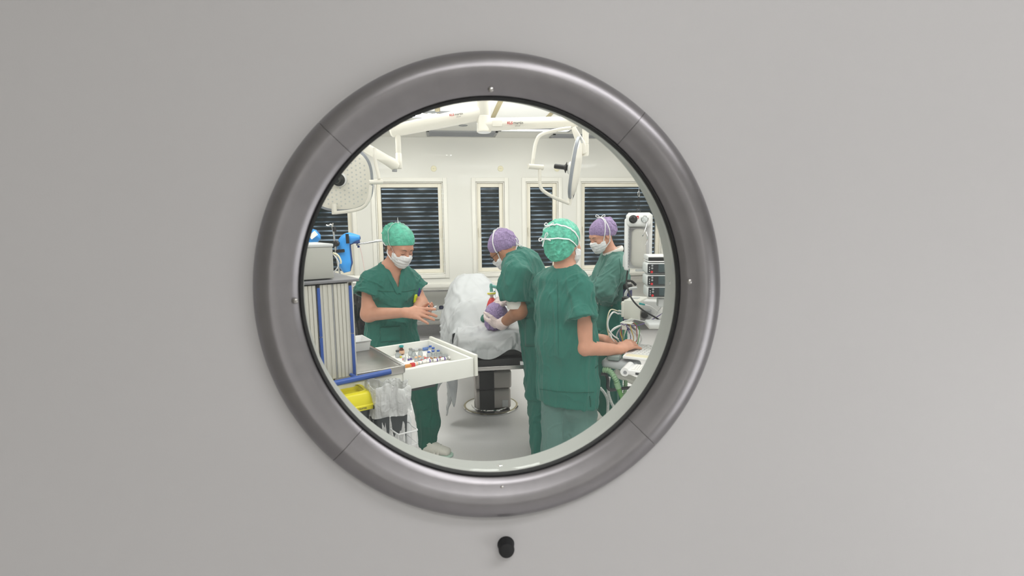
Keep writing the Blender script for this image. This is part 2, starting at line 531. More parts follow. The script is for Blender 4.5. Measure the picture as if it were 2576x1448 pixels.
PANE = clear_mat('window pane', (140, 155, 160), alpha=0.03, gloss=0.12)
SLAT = mat('dark slat enamel', (52, 60, 58), rough=0.4)
names = ['far window behind the blue leg rest', 'wide window behind the nurse preparing medicine', 'narrow window above the covered patient',
         'narrow window beside the green capped nurse', 'wide window behind the nurse in the gown']
for i, (x0, x1) in enumerate(WINS):
    w = thing('window_%d' % (i + 1), 'cream framed ' + names[i], 'window', ((x0 + x1) / 2, BY, ZB), kind='structure')
    def ring4(a, b, z0, z1, t, y0, y1, m, nm, par, bev=.003):
        q = MB(); yc = (y0 + y1) / 2; d = y1 - y0
        q.box((a + t / 2, yc, (z0 + z1) / 2), (t, d, z1 - z0), bev=bev); q.box((b - t / 2, yc, (z0 + z1) / 2), (t, d, z1 - z0), bev=bev)
        q.box(((a + b) / 2, yc, z0 + t / 2), (b - a - 2 * t, d, t), bev=bev); q.box(((a + b) / 2, yc, z1 - t / 2), (b - a - 2 * t, d, t), bev=bev)
        return q.build(nm, m, par)
    e = .055
    ring4(x0 - e, x1 + e, ZB - e, ZT + e, e, BY - .018, BY, TRIM, 'casing', w)
    ring4(x0 + .002, x1 - .002, ZB + .002, ZT - .002, .016, BY + .005, BY + .17, TRIM, 'reveal', w)
    fr = ring4(x0 + .02, x1 - .02, ZB + .02, ZT - .02, .052, BY + .035, BY + .095, SASH, 'sash', w)
    MB().box(((x0 + x1) / 2, BY + .065, (ZB + ZT) / 2), (x1 - x0 - .13, .006, ZT - ZB - .13)).build('pane', PANE, w)
    hx = x1 - .045 if i in (1,) else x0 + .045
    hd = MB(); hd.box((hx, BY + .03, (ZB + ZT) / 2 - .04), (.022, .012, .08), bev=.004)
    hd.box((hx, BY + .008, (ZB + ZT) / 2 - .06), (.016, .016, .13), bev=.005); hd.box((hx, BY + .02, (ZB + ZT) / 2 - .01), (.014, .03, .014), bev=.004)
    hd.build('handle', SASH, fr)
    # outside venetian blind: tilted dark slats with daylight between them
    bl = thing('venetian_blind', ['dark slatted blind outside the window behind the blue leg rest', 'dark slatted blind outside the wide window behind the short sleeved nurse',
        'dark slatted blind outside the narrow window above the patient', 'dark slatted blind outside the narrow window by the green cap',
        'dark slatted blind outside the wide window behind the infusion bag'][i], 'blind', ((x0 + x1) / 2, BY + .2, ZT))
    sl = MB(); z = ZT - .05; k = 0
    while z > ZB - .02:
        tl = math.radians(52 + (4 if i == 4 else 0) * math.sin(k))
        c = V(((x0 + x1) / 2, BY + .235, z)); a = V((0, math.cos(tl), -math.sin(tl)))
        nrm = V((0, math.sin(tl), math.cos(tl)))
        for q in (-1, 0, 1):
            sl.box(c + a * (q * .018) + nrm * (-.002 * abs(q)), (x1 - x0 + .06, .0182, .0012), ax=(V((1, 0, 0)), a, nrm))
        z -= .0635; k += 1
    sl.build('slat_stack', SLAT, bl)
    cd = MB()
    for q in (.07, .93): MB().tube([(x0 + (x1 - x0) * q, BY + .205, ZT), (x0 + (x1 - x0) * q, BY + .205, ZB - .03)], .0022, 6).build('cord', BLACK, bl)
    MB().box(((x0 + x1) / 2, BY + .235, ZT + .01), (x1 - x0 + .06, .07, .06)).build('head_rail', DARKGREY, bl)

# round cover plates high on the back wall
for px, nm in ((1091, 'between the two lamp arms, over the wide window'), (1259, 'over the narrow window above the patient'), (1401, 'beside the black lamp handle')):
    p = onY(px, 424, BY)
    t = thing('cover_plate', 'round cream cover plate on the wall ' + nm, 'cover plate', p, group='round cover plates over the windows')
    MB().lathe(p, (0, -1, 0), [(.04, 0), (.04, .004), (.036, .008), (0, .009)], 28).build('disc', CREAM, t)
    q = MB()
    for dx, s in ((-.022, .005), (0, .012), (.022, .005)): q.box(p + V((dx, -.0095, 0)), (s, .003, .003))
    q.build('slot', DARKGREY, t)

# --- ceiling fittings
def vent(pxa, pxb, y0, y1, label):
    a = onZ(pxa, (y0 + y1) / 2, CZ); b = onZ(pxb, (y0 + y1) / 2, CZ); yy0 = onZ(1180, y1, CZ).y; yy1 = onZ(1180, y0, CZ).y
    yy0, yy1 = min(yy0, yy1), max(yy0, yy1)
    xm = (a.x + b.x) / 2; L = b.x - a.x; ym = (yy0 + yy1) / 2; D = yy1 - yy0
    t = thing('ceiling_vent', label, 'vent', (xm, ym, CZ))
    q = MB(); f = .035
    for s in (-1, 1):
        q.box((xm, ym + s * (D / 2 - f / 2), CZ - .006), (L, f, .012)); q.box((xm + s * (L / 2 - f / 2), ym, CZ - .006), (f, D, .012))
    q.build('frame', GREYP, t)
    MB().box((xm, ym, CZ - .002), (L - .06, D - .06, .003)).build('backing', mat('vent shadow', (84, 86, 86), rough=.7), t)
    q = MB()
    for k in range(6): q.box((xm, yy0 + f + (D - 2 * f) * (k + .5) / 6, CZ - .009), (L - .07, .012, .010), ax=(V((1, 0, 0)), V((0, .8, .6)), V((0, -.6, .8))))
    q.build('slat', GREYP, t)
vent(1073, 1250, 329, 342, 'long grey slotted vent in the ceiling behind the lamp pole')
vent(1389, 1560, 334, 343, 'grey slotted ceiling vent behind the edge-on lamp head')

def lumi(x0, x1, y0, y1, label, nx, ny, strength, CZ=CZ):
    t = thing('ceiling_light', label, 'light', ((x0 + x1) / 2, (y0 + y1) / 2, CZ))
    q = MB(); f = .03
    for s, (c, d) in enumerate((((x0 + x1) / 2, y0 + f / 2), ((x0 + x1) / 2, y1 - f / 2))): q.box((c, d, CZ - .01), (x1 - x0, f, .02))
    for c in (x0 + f / 2, x1 - f / 2): q.box((c, (y0 + y1) / 2, CZ - .01), (f, y1 - y0, .02))
    q.build('frame', GREYP, t)
    d = MB(); cells = []
    if nx:
        for i in range(nx):
            for j in range(ny):
                cx = x0 + f + (x1 - x0 - 2 * f) * (i + .5) / nx; cy = y0 + f + (y1 - y0 - 2 * f) * (j + .5) / ny
                MB().box((cx, cy, CZ - .008), ((x1 - x0) / nx * .16, (y1 - y0) / ny * .55, .004)).build('lamp_cell', glow_mat('lamp glow %d' % strength, (255, 252, 244), strength), t)
        b = MB().box(((x0 + x1) / 2, (y0 + y1) / 2, CZ - .003), (x1 - x0 - .05, y1 - y0 - .05, .004)); b.build('louvre', WHITEP, t)
    else: d.box(((x0 + x1) / 2, (y0 + y1) / 2, CZ - .004), (x1 - x0 - .05, y1 - y0 - .05, .004))
    if not nx: d.build('diffuser', glow_mat('lamp glow %d' % strength, (255, 252, 244), strength), t)
a = onZ(1094, 316, CZ); lumi(a.x - 1.1, a.x, a.y - .13, a.y + .13, 'slim recessed ceiling light in front of the vent', 0, 0, 5)
a = onZ(1256, 323, CZ); b = onZ(1438, 324, CZ); lumi(a.x, b.x, a.y - .10, a.y + .10, 'slim recessed ceiling light above the lamp arm with the logo', 0, 0, 5)
# louvred light that mirrors in the glossy back wall
p1 = onY(1018, 385, BY); p2 = onY(1155, 385, BY)
def mirror(p):
    q = V((p.x, p.y, p.z)); d = (p - CAM); d.y = -d.y; return q + d * ((CZ - p.z) / d.z)
m1, m2 = mirror(p1), mirror(p2)
lumi(min(m1.x, m2.x), max(m1.x, m2.x), m1.y - .14, m1.y + .14, 'louvred ceiling light mirrored in the back wall', 12, 2, 130, CZ - .017)
p = onZ(1165, 315, CZ)
t = thing('downlight', 'small round recessed downlight in the ceiling', 'light', p)
MB().lathe(p + V((0, 0, .001)), (0, 0, -1), [(.055, 0), (.055, .006), (.045, .008), (.04, .003), (0, .003)], 24).build('rim', GREYP, t)
p = onZ(1115, 309, CZ)
tag(MB().lathe(p, (0, 0, -1), [(.012, 0), (.012, .01), (0, .014)], 12).build('ceiling_sensor', BLACK), 'tiny black sensor dot on the ceiling', 'sensor')

# laminar airflow field: white panels with tan strips running into the room
yl = onZ(1185, 298, CZ).y
gx = [onZ(1100, 283, CZ).x, onZ(1238, 296, CZ).x, onZ(1377, 291, CZ).x]
st = (gx[2] - gx[0]) / 2
gx = [gx[1] + st * k for k in range(-3, 4)]
TAN = mat('tan strip', (206, 192, 150), rough=0.5)
PANELW = glow_mat('glowing airflow panel', (246, 245, 240), .32)  # faint glow added to the panels so the ceiling reads brighter
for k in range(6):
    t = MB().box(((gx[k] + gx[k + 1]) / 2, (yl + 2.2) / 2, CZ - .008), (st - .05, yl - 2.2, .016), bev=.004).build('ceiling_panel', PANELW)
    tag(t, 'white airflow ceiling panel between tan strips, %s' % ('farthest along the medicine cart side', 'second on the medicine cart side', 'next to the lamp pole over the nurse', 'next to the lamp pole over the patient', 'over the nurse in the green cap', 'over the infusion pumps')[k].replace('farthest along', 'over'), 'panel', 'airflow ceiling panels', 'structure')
for k in range(7):
    t = MB().box((gx[k], (yl + 2.2) / 2, CZ - .012), (.045, yl - 2.2, .024), bev=.004).build('trim_%d' % (k + 2), TAN)
    tag(t, 'thin tan strip between the white airflow ceiling panels', 'trim', 'tan ceiling strips', 'structure')

# ================================================================== the door with its porthole
DOORP = mat('grey door laminate', (186, 185, 186), rough=0.55, vary=(2.5, 0.02), bump=(900, 0.03))
ALU = mat('satin aluminium ring', (140, 138, 141), rough=0.34, metal=0.85, vary=(60, 0.04))
LINER = mat('grey liner', (176, 178, 174), rough=0.45)
YD = .45
cen = onY(1245, 731, YD)
dep = (cen - CAM).dot(_fw)
RO = 583 / FPX * dep
RI = RO * .818
door = thing('door_1', 'grey door with a round porthole window', 'door', (DCX, YD, 0), kind='structure')
n = 128; mb = MB(); rows = []
hole = [cen + V((math.cos(2 * PI * k / n), 0, math.sin(2 * PI * k / n))) * (RO * .93) for k in range(n)]
def edge(k):
    a = 2 * PI * k / n; dx, dz = math.cos(a), math.sin(a); t = 1e9
    for lim, c0, dd in ((DX1 - .004, cen.x, dx), (DX0 + .004, cen.x, dx), (DZ1 - .004, cen.z, dz), (.008, cen.z, dz)):
        if abs(dd) > 1e-6 and (lim - c0) / dd > 0: t = min(t, (lim - c0) / dd)
    return cen + V((dx, 0, dz)) * t
out = [edge(k) for k in range(n)]
TH = .036; off = V((0, TH, 0))
ring = [out, hole, [p + off for p in hole], [p + off for p in out], out]
mb.grid(ring, closed_u=True)
mb.build('door_leaf', DOORP, door, smooth=False)
# four ring pieces with hairline joints
prof = [(1.0, -.001), (1.0, .0035), (.990, .0075), (.972, .0115), (.945, .0140), (.918, .0150), (.905, .0146), (.88, .0118), (.845, .0080), (.818, .0058), (.812, .003), (.812, .0)]
SEG = []
for q in range(4):
    a0 = PI / 4 + q * PI / 2 + (.07 if q in (0,) else 0.0); a1 = PI / 4 + (q + 1) * PI / 2 + (.07 if q == 3 else 0.0)
    g = .0011
    m = 48; rows = []
    for i in range(m + 1):
        a = a0 + g + (a1 - a0 - 2 * g) * i / m
        d = V((math.cos(a), 0, math.sin(a)))
        rows.append([cen + d * (RO * r) + V((0, -h, 0)) for r, h in prof])
    b = MB(); b.grid(rows)
    b.f.append(tuple(range(len(prof)))); b.f.append(tuple(m * len(prof) + j for j in range(len(prof) - 1, -1, -1)))
    SEG.append(b.build('ring_segment', ALU, door, auto=60))
MB().lathe(cen + V((0, -.0005, 0)), (0, -1, 0), [(RO * .84, .002), (RO * .98, .001), (RO * .98, 0.0)], 96).build('ring_backing', DARKGREY, door) if False else None
b = MB(); rows = []
for i in range(129):
    a = 2 * PI * i / 128; d = V((math.cos(a), 0, math.sin(a)))
    rows.append([cen + d * (RO * r) + V((0, -h, 0)) for r, h in ((.814, .0025), (.812, .0046), (.807, .0052), (.803, .0035), (.802, .0), (.814, .0))])
b.grid(rows).build('gasket', RUBBER, door)
b = MB(); rows = []
for i in range(129):
    a = 2 * PI * i / 128; d = V((math.cos(a), 0, math.sin(a)))
    rows.append([cen + d * (RO * r) + V((-.003 * q, y, .0025 * q)) for r, y, q in ((.805, .001, 0), (.822, .016, .3), (.846, TH + .002, .8), (.862, TH + .013, 1), (.97, TH + .013, .5), (.97, TH, 0))])
b.grid(rows).build('liner', LINER, door)
MB().lathe(cen + V((0, .004, 0)), (0, 1, 0), [(RO * .806, 0), (RO * .806, .004)], 96).build('glass_pane', clear_mat('porthole glass', (250, 253, 252), alpha=0.012, gloss=0.018, rough=0.02), door)
for px, py in ((735, 762), (1727, 707), (1238, 217), (1263, 1216)):
    d = onY(px, py, YD - .009)
    r = (d - cen).length
    s = MB().lathe(d + V((0, .001, 0)), (0, -1, 0), [(.0026, 0), (.0024, .0006), (.0015, .0012), (0, .0013)], 14).build('screw', STEEL, door)
for px, py in ((1252, 1165), (1677, 706)):
    d = onY(px, py, YD + .024); v = (cen - d); v.y = 0; v.normalize()
    d = cen - v * (RO * .826) + V((0, .024, 0))
    MB().lathe(d - v * .0005, v, [(.0035, 0), (.003, .001), (0, .0016)], 12).build('screw', CHROME, door)
d = onY(1270, 1347, YD)
MB().lathe(d, (0, -1, 0), [(.0078, 0), (.0074, .001), (.0070, .002), (.0072, .009), (.0066, .0108), (.0045, .0115), (0, .0117)], 28).build('stop_knob', RUBBER, door)

# the door hangs very slightly off square in its frame
_R = Matrix.Rotation(math.radians(-2.9), 4, 'Z') @ Matrix.Rotation(math.radians(-3.3), 4, 'X')
_T = Matrix.Translation(cen) @ _R @ Matrix.Translation(-cen) @ Matrix.Translation(door.location)
door.location = _T.to_translation(); door.rotation_euler = _T.to_euler()

# ================================================================== lights
def area(name, loc, rot, sx, sy, e, col=(1, 1, 1)):
    l = bpy.data.lights.new(name, 'AREA'); l.shape = 'RECTANGLE'; l.size = sx; l.size_y = sy; l.energy = e; l.color = col
    o = bpy.data.objects.new(name, l); C.objects.link(o); o.location = loc; o.rotation_euler = rot
    return o
for x, y, e in ((-1.2, 2.0, 15), (.9, 1.9, 15), (2.6, 2.4, 15), (-1.3, 4.0, 26), (.6, 4.0, 15), (2.5, 4.2, 26)):
    area('room_light', (x, y, CZ - .04), (0, 0, 0), 1.2, .7, e, (1, .988, .965))
for x in (-1.2, .7, 2.6): area('wall_washer', (x, 4.85, CZ - .10), (math.radians(58), 0, 0), 1.6, .8, 13, (1, .985, .965))  # unseen tilted fill lamps, added to brighten the back wall
area('ceiling_wash', (.8, 4.6, 2.05), (PI, 0, 0), 3.6, 2.4, 9, (1, .988, .965))  # unseen upward fill in mid-room, added to lift the ceiling
area('door_side_light', (.4, 1.0, CZ - .12), (math.radians(48), 0, 0), 2.0, .5, 16, (1, .985, .96))  # unseen frontal fill above the door, added to flatten the room light
area('corridor_light', (.95, -.5, CZ - .05), (math.radians(-14), 0, 0), 1.5, .4, 18, (1, .985, .99))
area('corridor_light', (.05, -1.05, CZ - .04), (math.radians(-20), 0, 0), .9, .35, 26, (1, .985, .97))
area('corridor_light', (.1, -2.3, 1.35), (math.radians(90), 0, 0), 2.2, 1.6, 2.5, (1, .99, 1))  # no ceiling lamp: unseen fill added behind the camera for the door
area('corridor_light', (1.5, -.6, 1.0), (math.radians(96), 0, math.radians(48)), .8, 1.0, 7, (1, 1, 1))  # low unseen side fill, added to grade the door from side to side

w = bpy.data.worlds.new('world'); SC.world = w; w.use_nodes = True
nt = w.node_tree; bg = nt.nodes['Background']
tc = nt.nodes.new('ShaderNodeTexCoord'); nz = nt.nodes.new('ShaderNodeTexNoise'); nz.inputs['Scale'].default_value = 26; nz.inputs['Detail'].default_value = 6
rp = nt.nodes.new('ShaderNodeValToRGB')
rp.color_ramp.elements[0].position = .35; rp.color_ramp.elements[0].color = (.03, .045, .06, 1)
rp.color_ramp.elements[1].position = .68; rp.color_ramp.elements[1].color = (.50, .58, .68, 1)
nt.links.new(tc.outputs['Generated'], nz.inputs['Vector']); nt.links.new(nz.outputs['Fac'], rp.inputs[0]); nt.links.new(rp.outputs[0], bg.inputs['Color'])
bg.inputs['Strength'].default_value = 1.8
# ================================================================== surgical lamp on its ceiling pole
LAMPW = mat('lamp enamel', (236, 232, 222), rough=0.3)
SKY = mat('lamp grey band', (150, 154, 162), rough=0.4)
LOGOR = mat('logo red', (200, 30, 40), rough=0.5); LOGOK = mat('logo dark', (45, 45, 50), rough=0.5)
DL = 3.9
pole_t = W(1216, 240, DL); pole_b = W(1217, 333, DL)
pole_b = V((pole_t.x, pole_t.y, pole_b.z))
lamp = thing('surgical_lamp', 'white ceiling mounted surgical lamp with two hinged arms and two lamp heads', 'surgical lamp', (pole_t.x, pole_t.y, CZ))
MB().lathe((pole_t.x, pole_t.y, CZ), (0, 0, -1), [(.16, 0), (.16, .04), (.13, .09), (.056, .10)], 32).build('ceiling_collar', LAMPW, lamp)
zj = W(1216, 291, DL).z
b = MB(); h = CZ - pole_b.z
b.lathe((pole_t.x, pole_t.y, CZ), (0, 0, -1), [(.050, .09), (.050, CZ - zj), (.0485, CZ - zj + .002), (.0485, CZ - zj + .004), (.0505, CZ - zj + .006), (.0505, h - .02), (.053, h - .016), (.053, h - .004), (.048, h), (0, h)], 36)
b.build('pole', LAMPW, lamp)
MB().lathe(pole_b + V((0, 0, -.0002)), (0, 0, -1), [(.046, 0), (.043, .003), (0, .004)], 30).build('pole_cap', WHITEPL, lamp)

def logo(par, px, py, D, sz, slope):
    """red and dark maker's lettering lying on the arm, facing the room"""
    o = W(px, py, D); e = W(px + 10, py + 10 * slope, D); x = (e - o).normalized()
    n = (CAM - o); n = (n - x * n.dot(x)).normalized(); y = n.cross(x)
    a, w1 = text_mesh('KLS', sz, LOGOR, 'red_lettering', par, o, x, y, bold=.035)
    b_, w2 = text_mesh('martin', sz * 1.12, LOGOK, 'dark_lettering', par, o + x * (w1 + sz * .17), x, y, bold=.012)
    text_mesh('GROUP', sz * .46, DARKGREY, 'small_lettering', par, o + x * (w1 + sz * .67) - y * sz * .67, x, y)
# arm towards the medicine cart
a0 = W(1203, 285, DL); a1 = W(985, 330, DL - .05)
arm = MB().tube([a0 + (a0 - a1).normalized() * .03, a0, a0 + (a1 - a0) * .5, a1, a1 + (a1 - a0).normalized() * .012], [.052, .054, .05, .044, .03], 24, flat=.85).build('arm', LAMPW, lamp)
logo(arm, 1131, 292, DL - .085, .0205, -.12)
d0 = W(1000, 318, DL - .05); d1 = W(1002, 424, DL - .05); d1 = V((d0.x + .002, d0.y, d1.z))
b = MB(); hh = d0.z - d1.z
b.lathe(d0, (0, 0, -1), [(.020, 0), (.020, hh - .115), (.0185, hh - .113), (.0185, hh - .110), (.022, hh - .106), (.024, hh - .012), (.02, hh), (0, hh)], 24)
b.build('drop_tube', LAMPW, lamp)
s0 = W(992, 414, DL - .09); s1 = W(912, 366, DL - .25); s2 = W(820, 310, DL - .40)
MB().tube([s0 + (s0 - s1).normalized() * .03, s0, s0 + (s1 - s0) * .25, s1, s2], [.026, .042, .036, .033, .03], 20, flat=.62, hint=(0, 0, 1)).build('spring_arm', LAMPW, lamp)
MB().tube([s0 - V((0, 0, .034)), s0 - V((0, 0, .05))], .018, 12).build('joint_cap', GREYP, lamp)
# the arm over the patient
a0 = W(1230, 313, DL); a1 = W(1452, 306, DL + .05)
arm2 = MB().tube([a0 - (a1 - a0).normalized() * .03, a0, a0 + (a1 - a0) * .5, a1, a1 + (a1 - a0).normalized() * .012], [.050, .046, .042, .038, .026], 24, flat=.95).build('arm', LAMPW, lamp)
logo(arm2, 1276, 312, DL - .05, .0245, -.005)
pl = W(1251, 310, DL - .045); MB().box(pl, (.07, .004, .042), ax=((R0.x, R0.y, 0), (-R0.y, R0.x, 0), (0, 0, 1)), bev=.0018).build('cover_plate', LAMPW, arm2)
d0 = W(1473, 318, DL + .08); d1 = W(1473, 392, DL + .08)
b = MB(); hh = d0.z - d1.z
b.lathe((d0.x, d0.y, d0.z), (0, 0, -1), [(.024, 0), (.024, hh - .09), (.022, hh - .088), (.026, hh - .084), (.026, hh - .01), (.02, hh), (0, hh)], 24)
b.build('drop_tube', LAMPW, lamp)
MB().tube([W(1442, 320, DL), W(1452, 342, DL), W(1463, 362, DL + .02), W(1470, 384, DL + .05)], [.018, .026, .030, .02], 16, flat=.7).build('spring_arm', LAMPW, lamp)
q = MB(); q.box(W(1461, 352, DL - .03), (.020, .003, .045), ax=((R0.x, R0.y, 0), (-R0.y, R0.x, 0), V((-.35, 0, 1)).normalized())); q.build('label_plate', LGREYP, lamp)
rl = thing  # (readability)

def lamp_head(c, nrm, up, R):
    """rounded-square lamp head: pale LED face, white shell, grey rim band, black centre handle"""
    x, y, a = basis(nrm, up)            # x = up, y = sideways
    shell = MB().lathe(c - a * .035, a, [(0, .000), (R * .5, .002), (R * .82, .013), (R * .97, .027), (R, .036), (R * .985, .050), (R * .93, .054)], 72, hint=up, pw=2.7).build('lamp_head', LAMPW, lamp)
    band = MB(); rows = []
    for i in range(73):
        t = 2 * PI * i / 72; ct, st_ = math.cos(t), math.sin(t)
        k = (abs(ct) ** 2.7 + abs(st_) ** 2.7) ** (-1 / 2.7)
        d = x * (ct * k * R) + y * (st_ * k * R)
        rows.append([c + d * 1.003 + a * h for h in (-.006, -.004, .013, .015)] )
        rows[-1][0] = c + d * 1.0 - a * .012; rows[-1][1] = c + d * 1.07 - a * .008; rows[-1][2] = c + d * 1.06 + a * .010; rows[-1][3] = c + d * .985 + a * .014
    band.grid(rows).build('rim_band', SKY, shell)
    face = MB().lathe(c + a * .010, a, [(R * .935, .004), (R * .9, .005), (R * .5, .006), (0, .007)], 64, hint=up, pw=2.7).build('led_face', mat('led cover', (206, 210, 210), rough=.18, vary=(46, .20, 5), bump=(90, .25)), shell)
    L = MB(); rr = random.Random(3)
    for i in range(-6, 7):
        for j in range(-6, 7):
            px_, py_ = (i + .5 * (j % 2)) * R * .145, j * R * .135
            if (abs(px_) ** 2.7 + abs(py_) ** 2.7) ** (1 / 2.7) < R * .88 and math.hypot(px_, py_) > R * .28:
                L.lathe(c + a * .0164 + x * px_ + y * py_, a, [(R * .04, 0), (R * .036, .002), (R * .02, .003), (0, .002)], 8)
    o = L.build('led_lens', mat('led lens', (188, 194, 196), rough=.08, spec=.8), shell); o['kind'] = 'stuff'
    q = MB(); q.lathe(c + a * .024, a, [(.05, 0), (.046, .022), (.034, .03), (.02, .031)], 28); q.build('handle_mount', WHITEPL, shell)
    q = MB(); q.lathe(c + a * .05, a, [(.020, 0), (.022, .012), (.04, .016), (.042, .019), (.022, .028), (.018, .034), (.0185, .10), (.015, .108), (0, .109)], 24); q.build('grip_handle', BLACK, shell)
    sl = MB()
    rows = []
    for i in range(13):
        t = math.radians(52 + 76 * i / 12); ct, st_ = math.cos(t), math.sin(t); k = (abs(ct) ** 2.7 + abs(st_) ** 2.7) ** (-1 / 2.7)
        rows.append(c + x * (ct * k * R * .955) + y * (st_ * k * R * .955) + a * .026)
    sl.tube(rows, .007, 8).build('side_grip', WHITEPL, shell)
    return shell
nA = (-HD * .97 + R0 * .17 - Z * .15).normalized()
cA = W(855, 450, DL - .35)
hA = lamp_head(cA, nA, V((0, 0, 1)), .205)
yk = [W(880 + 62, 372, DL - .42), W(944, 405, DL - .42), W(954, 450, DL - .42)]
b = MB().tube(spline(yk, 5), .0115, 12); b.build('yoke_tube', LAMPW, lamp)
MB().tube([W(928, 458, DL - .45), W(962, 457, DL - .40)], .0155, 16).build('yoke_joint', LAMPW, lamp)
MB().tube(spline([W(933, 466, DL - .44), W(928, 500, DL - .44), W(914, 520, DL - .43), W(885, 530, DL - .42), W(842, 535, DL - .40)], 6), .0115, 12).build('yoke_tube', LAMPW, lamp)
pa = W(840, 512, DL - .38); pb = W(840, 539, DL - .38); MB().tube([pa, V((pa.x, pa.y, pb.z))], .0175, 18).build('yoke_post', LAMPW, lamp)

nB = (-R0 * .97 + HD * .20 + Z * .155).normalized()
cB = W(1447, 424, DL + .02)
hB = lamp_head(cB, nB, (R0 * .16 + Z), .212)
MB().tube(spline([W(1436, 322, DL - .05), W(1405, 326, DL - .06), W(1362, 338, DL - .08), W(1349, 356, DL - .08), W(1343, 385, DL - .08), W(1339, 416, DL - .08)], 6), .0125, 12).build('yoke_tube', LAMPW, lamp)
MB().tube([W(1329, 418, DL - .1), W(1366, 421, DL - .06)], .0185, 16).build('yoke_joint', LAMPW, lamp)
MB().tube(spline([W(1358, 426, DL - .08), W(1358, 455, DL - .08), W(1364, 477, DL - .08), W(1395, 497, DL - .06), W(1430, 511, DL - .02)], 6), .0125, 12).build('yoke_tube', LAMPW, lamp)
MB().tube([W(1436, 492, DL), W(1431, 515, DL)], .017, 16).build('yoke_post', LAMPW, lamp)

# ================================================================== medicine cart
UX = V((.83, .56, 0)).normalized(); UX = (R0 * .83 + HD * .56).normalized()       # the way the drawer slides out
VX = V((-UX.y, UX.x, 0))                                                           # away from the bins
TZ = .93
pc = onZ(1019, 917, .945)                     # near corner of the steel top, on the drawer side
def K(u, v, z): return pc + UX * u + VX * v + V((0, 0, z - pc.z))
AX = (UX, VX, Z)
cart = thing('medicine_cart', 'tall white medicine cart with a steel worktop and one open drawer', 'medicine cart', (K(-.4, .25, 0).x, K(-.4, .25, 0).y, 0))
CARTW = mat('cart enamel', (226, 226, 218), rough=0.4)
TAMB = mat('tambour aluminium', (206, 204, 196), rough=0.38, metal=0.25)
MB().box(K(-.519, .245, .525), (1.03, .482, .77), ax=AX, bev=.006).build('body', CARTW, cart)
for u in (-1.0, -.08):
    for v in (.06, .44):
        c = K(u, v, 0)
        w_ = MB().lathe(c + V((0, 0, .055)) - UX * .012, UX, [(.02, 0), (.055, .002), (.055, .022), (.02, .024)], 20).build('caster', RUBBER, cart)
        MB().box(c + V((0, 0, .105)), (.05, .04, .07), ax=AX, bev=.008).build('caster_fork', GREYP, w_)
# steel worktop with raised rim
wt = MB()
wt.box(K(-.16, .26, .925), (.32, .52, .026), ax=AX, bev=.003)
wt.build('worktop', STEEL, cart)
rm = MB()
rm.box(K(-.005, .26, .941), (.012, .52, .012), ax=AX, bev=.004); rm.box(K(-.16, .514, .941), (.32, .012, .012), ax=AX, bev=.004)
rm.box(K(-.16, .006, .940), (.32, .012, .008), ax=AX, bev=.003)
rm.build('worktop_rim', CHROME, cart)
q = MB(); q.box(K(-.006, .26, .925), (.013, .52, .036), ax=AX, bev=.002); q.box(K(-.165, .004, .925), (.318, .012, .036), ax=AX, bev=.002); q.build('worktop_apron', STEEL, cart)
# upper roller-shutter cabinet
UT = onZ(885, 698, 1.36)
pr = W(889, 830, 0.0 + (K(-.25, 0, 0) - CAM).dot(HD))
ue = -.245
def uA(px, py):
    d = ray(px, py); t_ = (pc - CAM).dot(VX) / d.dot(VX); return (CAM + d * t_ - pc).dot(UX)
ue = uA(886.5, 720)
MB().box(K(ue - .42, .24, 1.14), (.82, .46, .42), ax=AX, bev=.004).build('shutter_cabinet', CARTW, cart)
def uA(px, py):
    d = ray(px, py); t_ = (pc - CAM).dot(VX) / d.dot(VX); return (CAM + d * t_ - pc).dot(UX)
post = MB().box(K(ue - .012, .006, 1.14), (.024, .03, .44), ax=AX, bev=.003); post.build('corner_post', TAMB, cart)
MB().box(K(ue - .40, .23, 1.362), (.85, .50, .012), ax=AX, bev=.003).build('cabinet_top', mat('cart top edge', (120, 120, 124), rough=.4), cart)
def shutter(u0, u1, hu0, hu1):
    t = MB().box(K((u0 + u1) / 2, .004, 1.145), (u1 - u0, .016, .41), ax=AX).build('shutter', TAMB, cart)
    k = max(2, int((u1 - u0) / .0155)); s = MB()
    for i in range(k):
        uu = u0 + (u1 - u0) * (i + .5) / k
        s.prism([K(uu - .0072, -.004, .94), K(uu - .0058, -.0075, .94), K(uu + .0058, -.0075, .94), K(uu + .0072, -.004, .94)], V((0, 0, .41)))
    s.build('shutter_slat', TAMB, t)
    hh = (hu0 + hu1) / 2
    g = MB().box(K(hh, -.008, 1.235), (hu1 - hu0, .012, .21), ax=AX, bev=.002).build('pull_strip', BLUE, t)
    MB().box(K(hh, -.008, 1.03), (hu1 - hu0, .012, .195), ax=AX, bev=.002).build('pull_strip', BLUE, t)
    MB().box(K(hh, -.008, 1.345), (hu1 - hu0, .010, .014), ax=AX, bev=.002).build('strip_end', BLACK, t)
us = uA(835, 720)
shutter(us + .003, uA(883, 720), uA(875, 720), uA(882.5, 720))
shutter(uA(795, 720), us - .003, uA(795, 720), uA(802.5, 720))
shutter(uA(795, 720) - .16, uA(795, 720) - .004, uA(795, 720) - .12, uA(795, 720) - .105)
MB().box(K(us, .0, 1.145), (.005, .01, .41), ax=AX).build('shutter_seam', GREYP, cart)
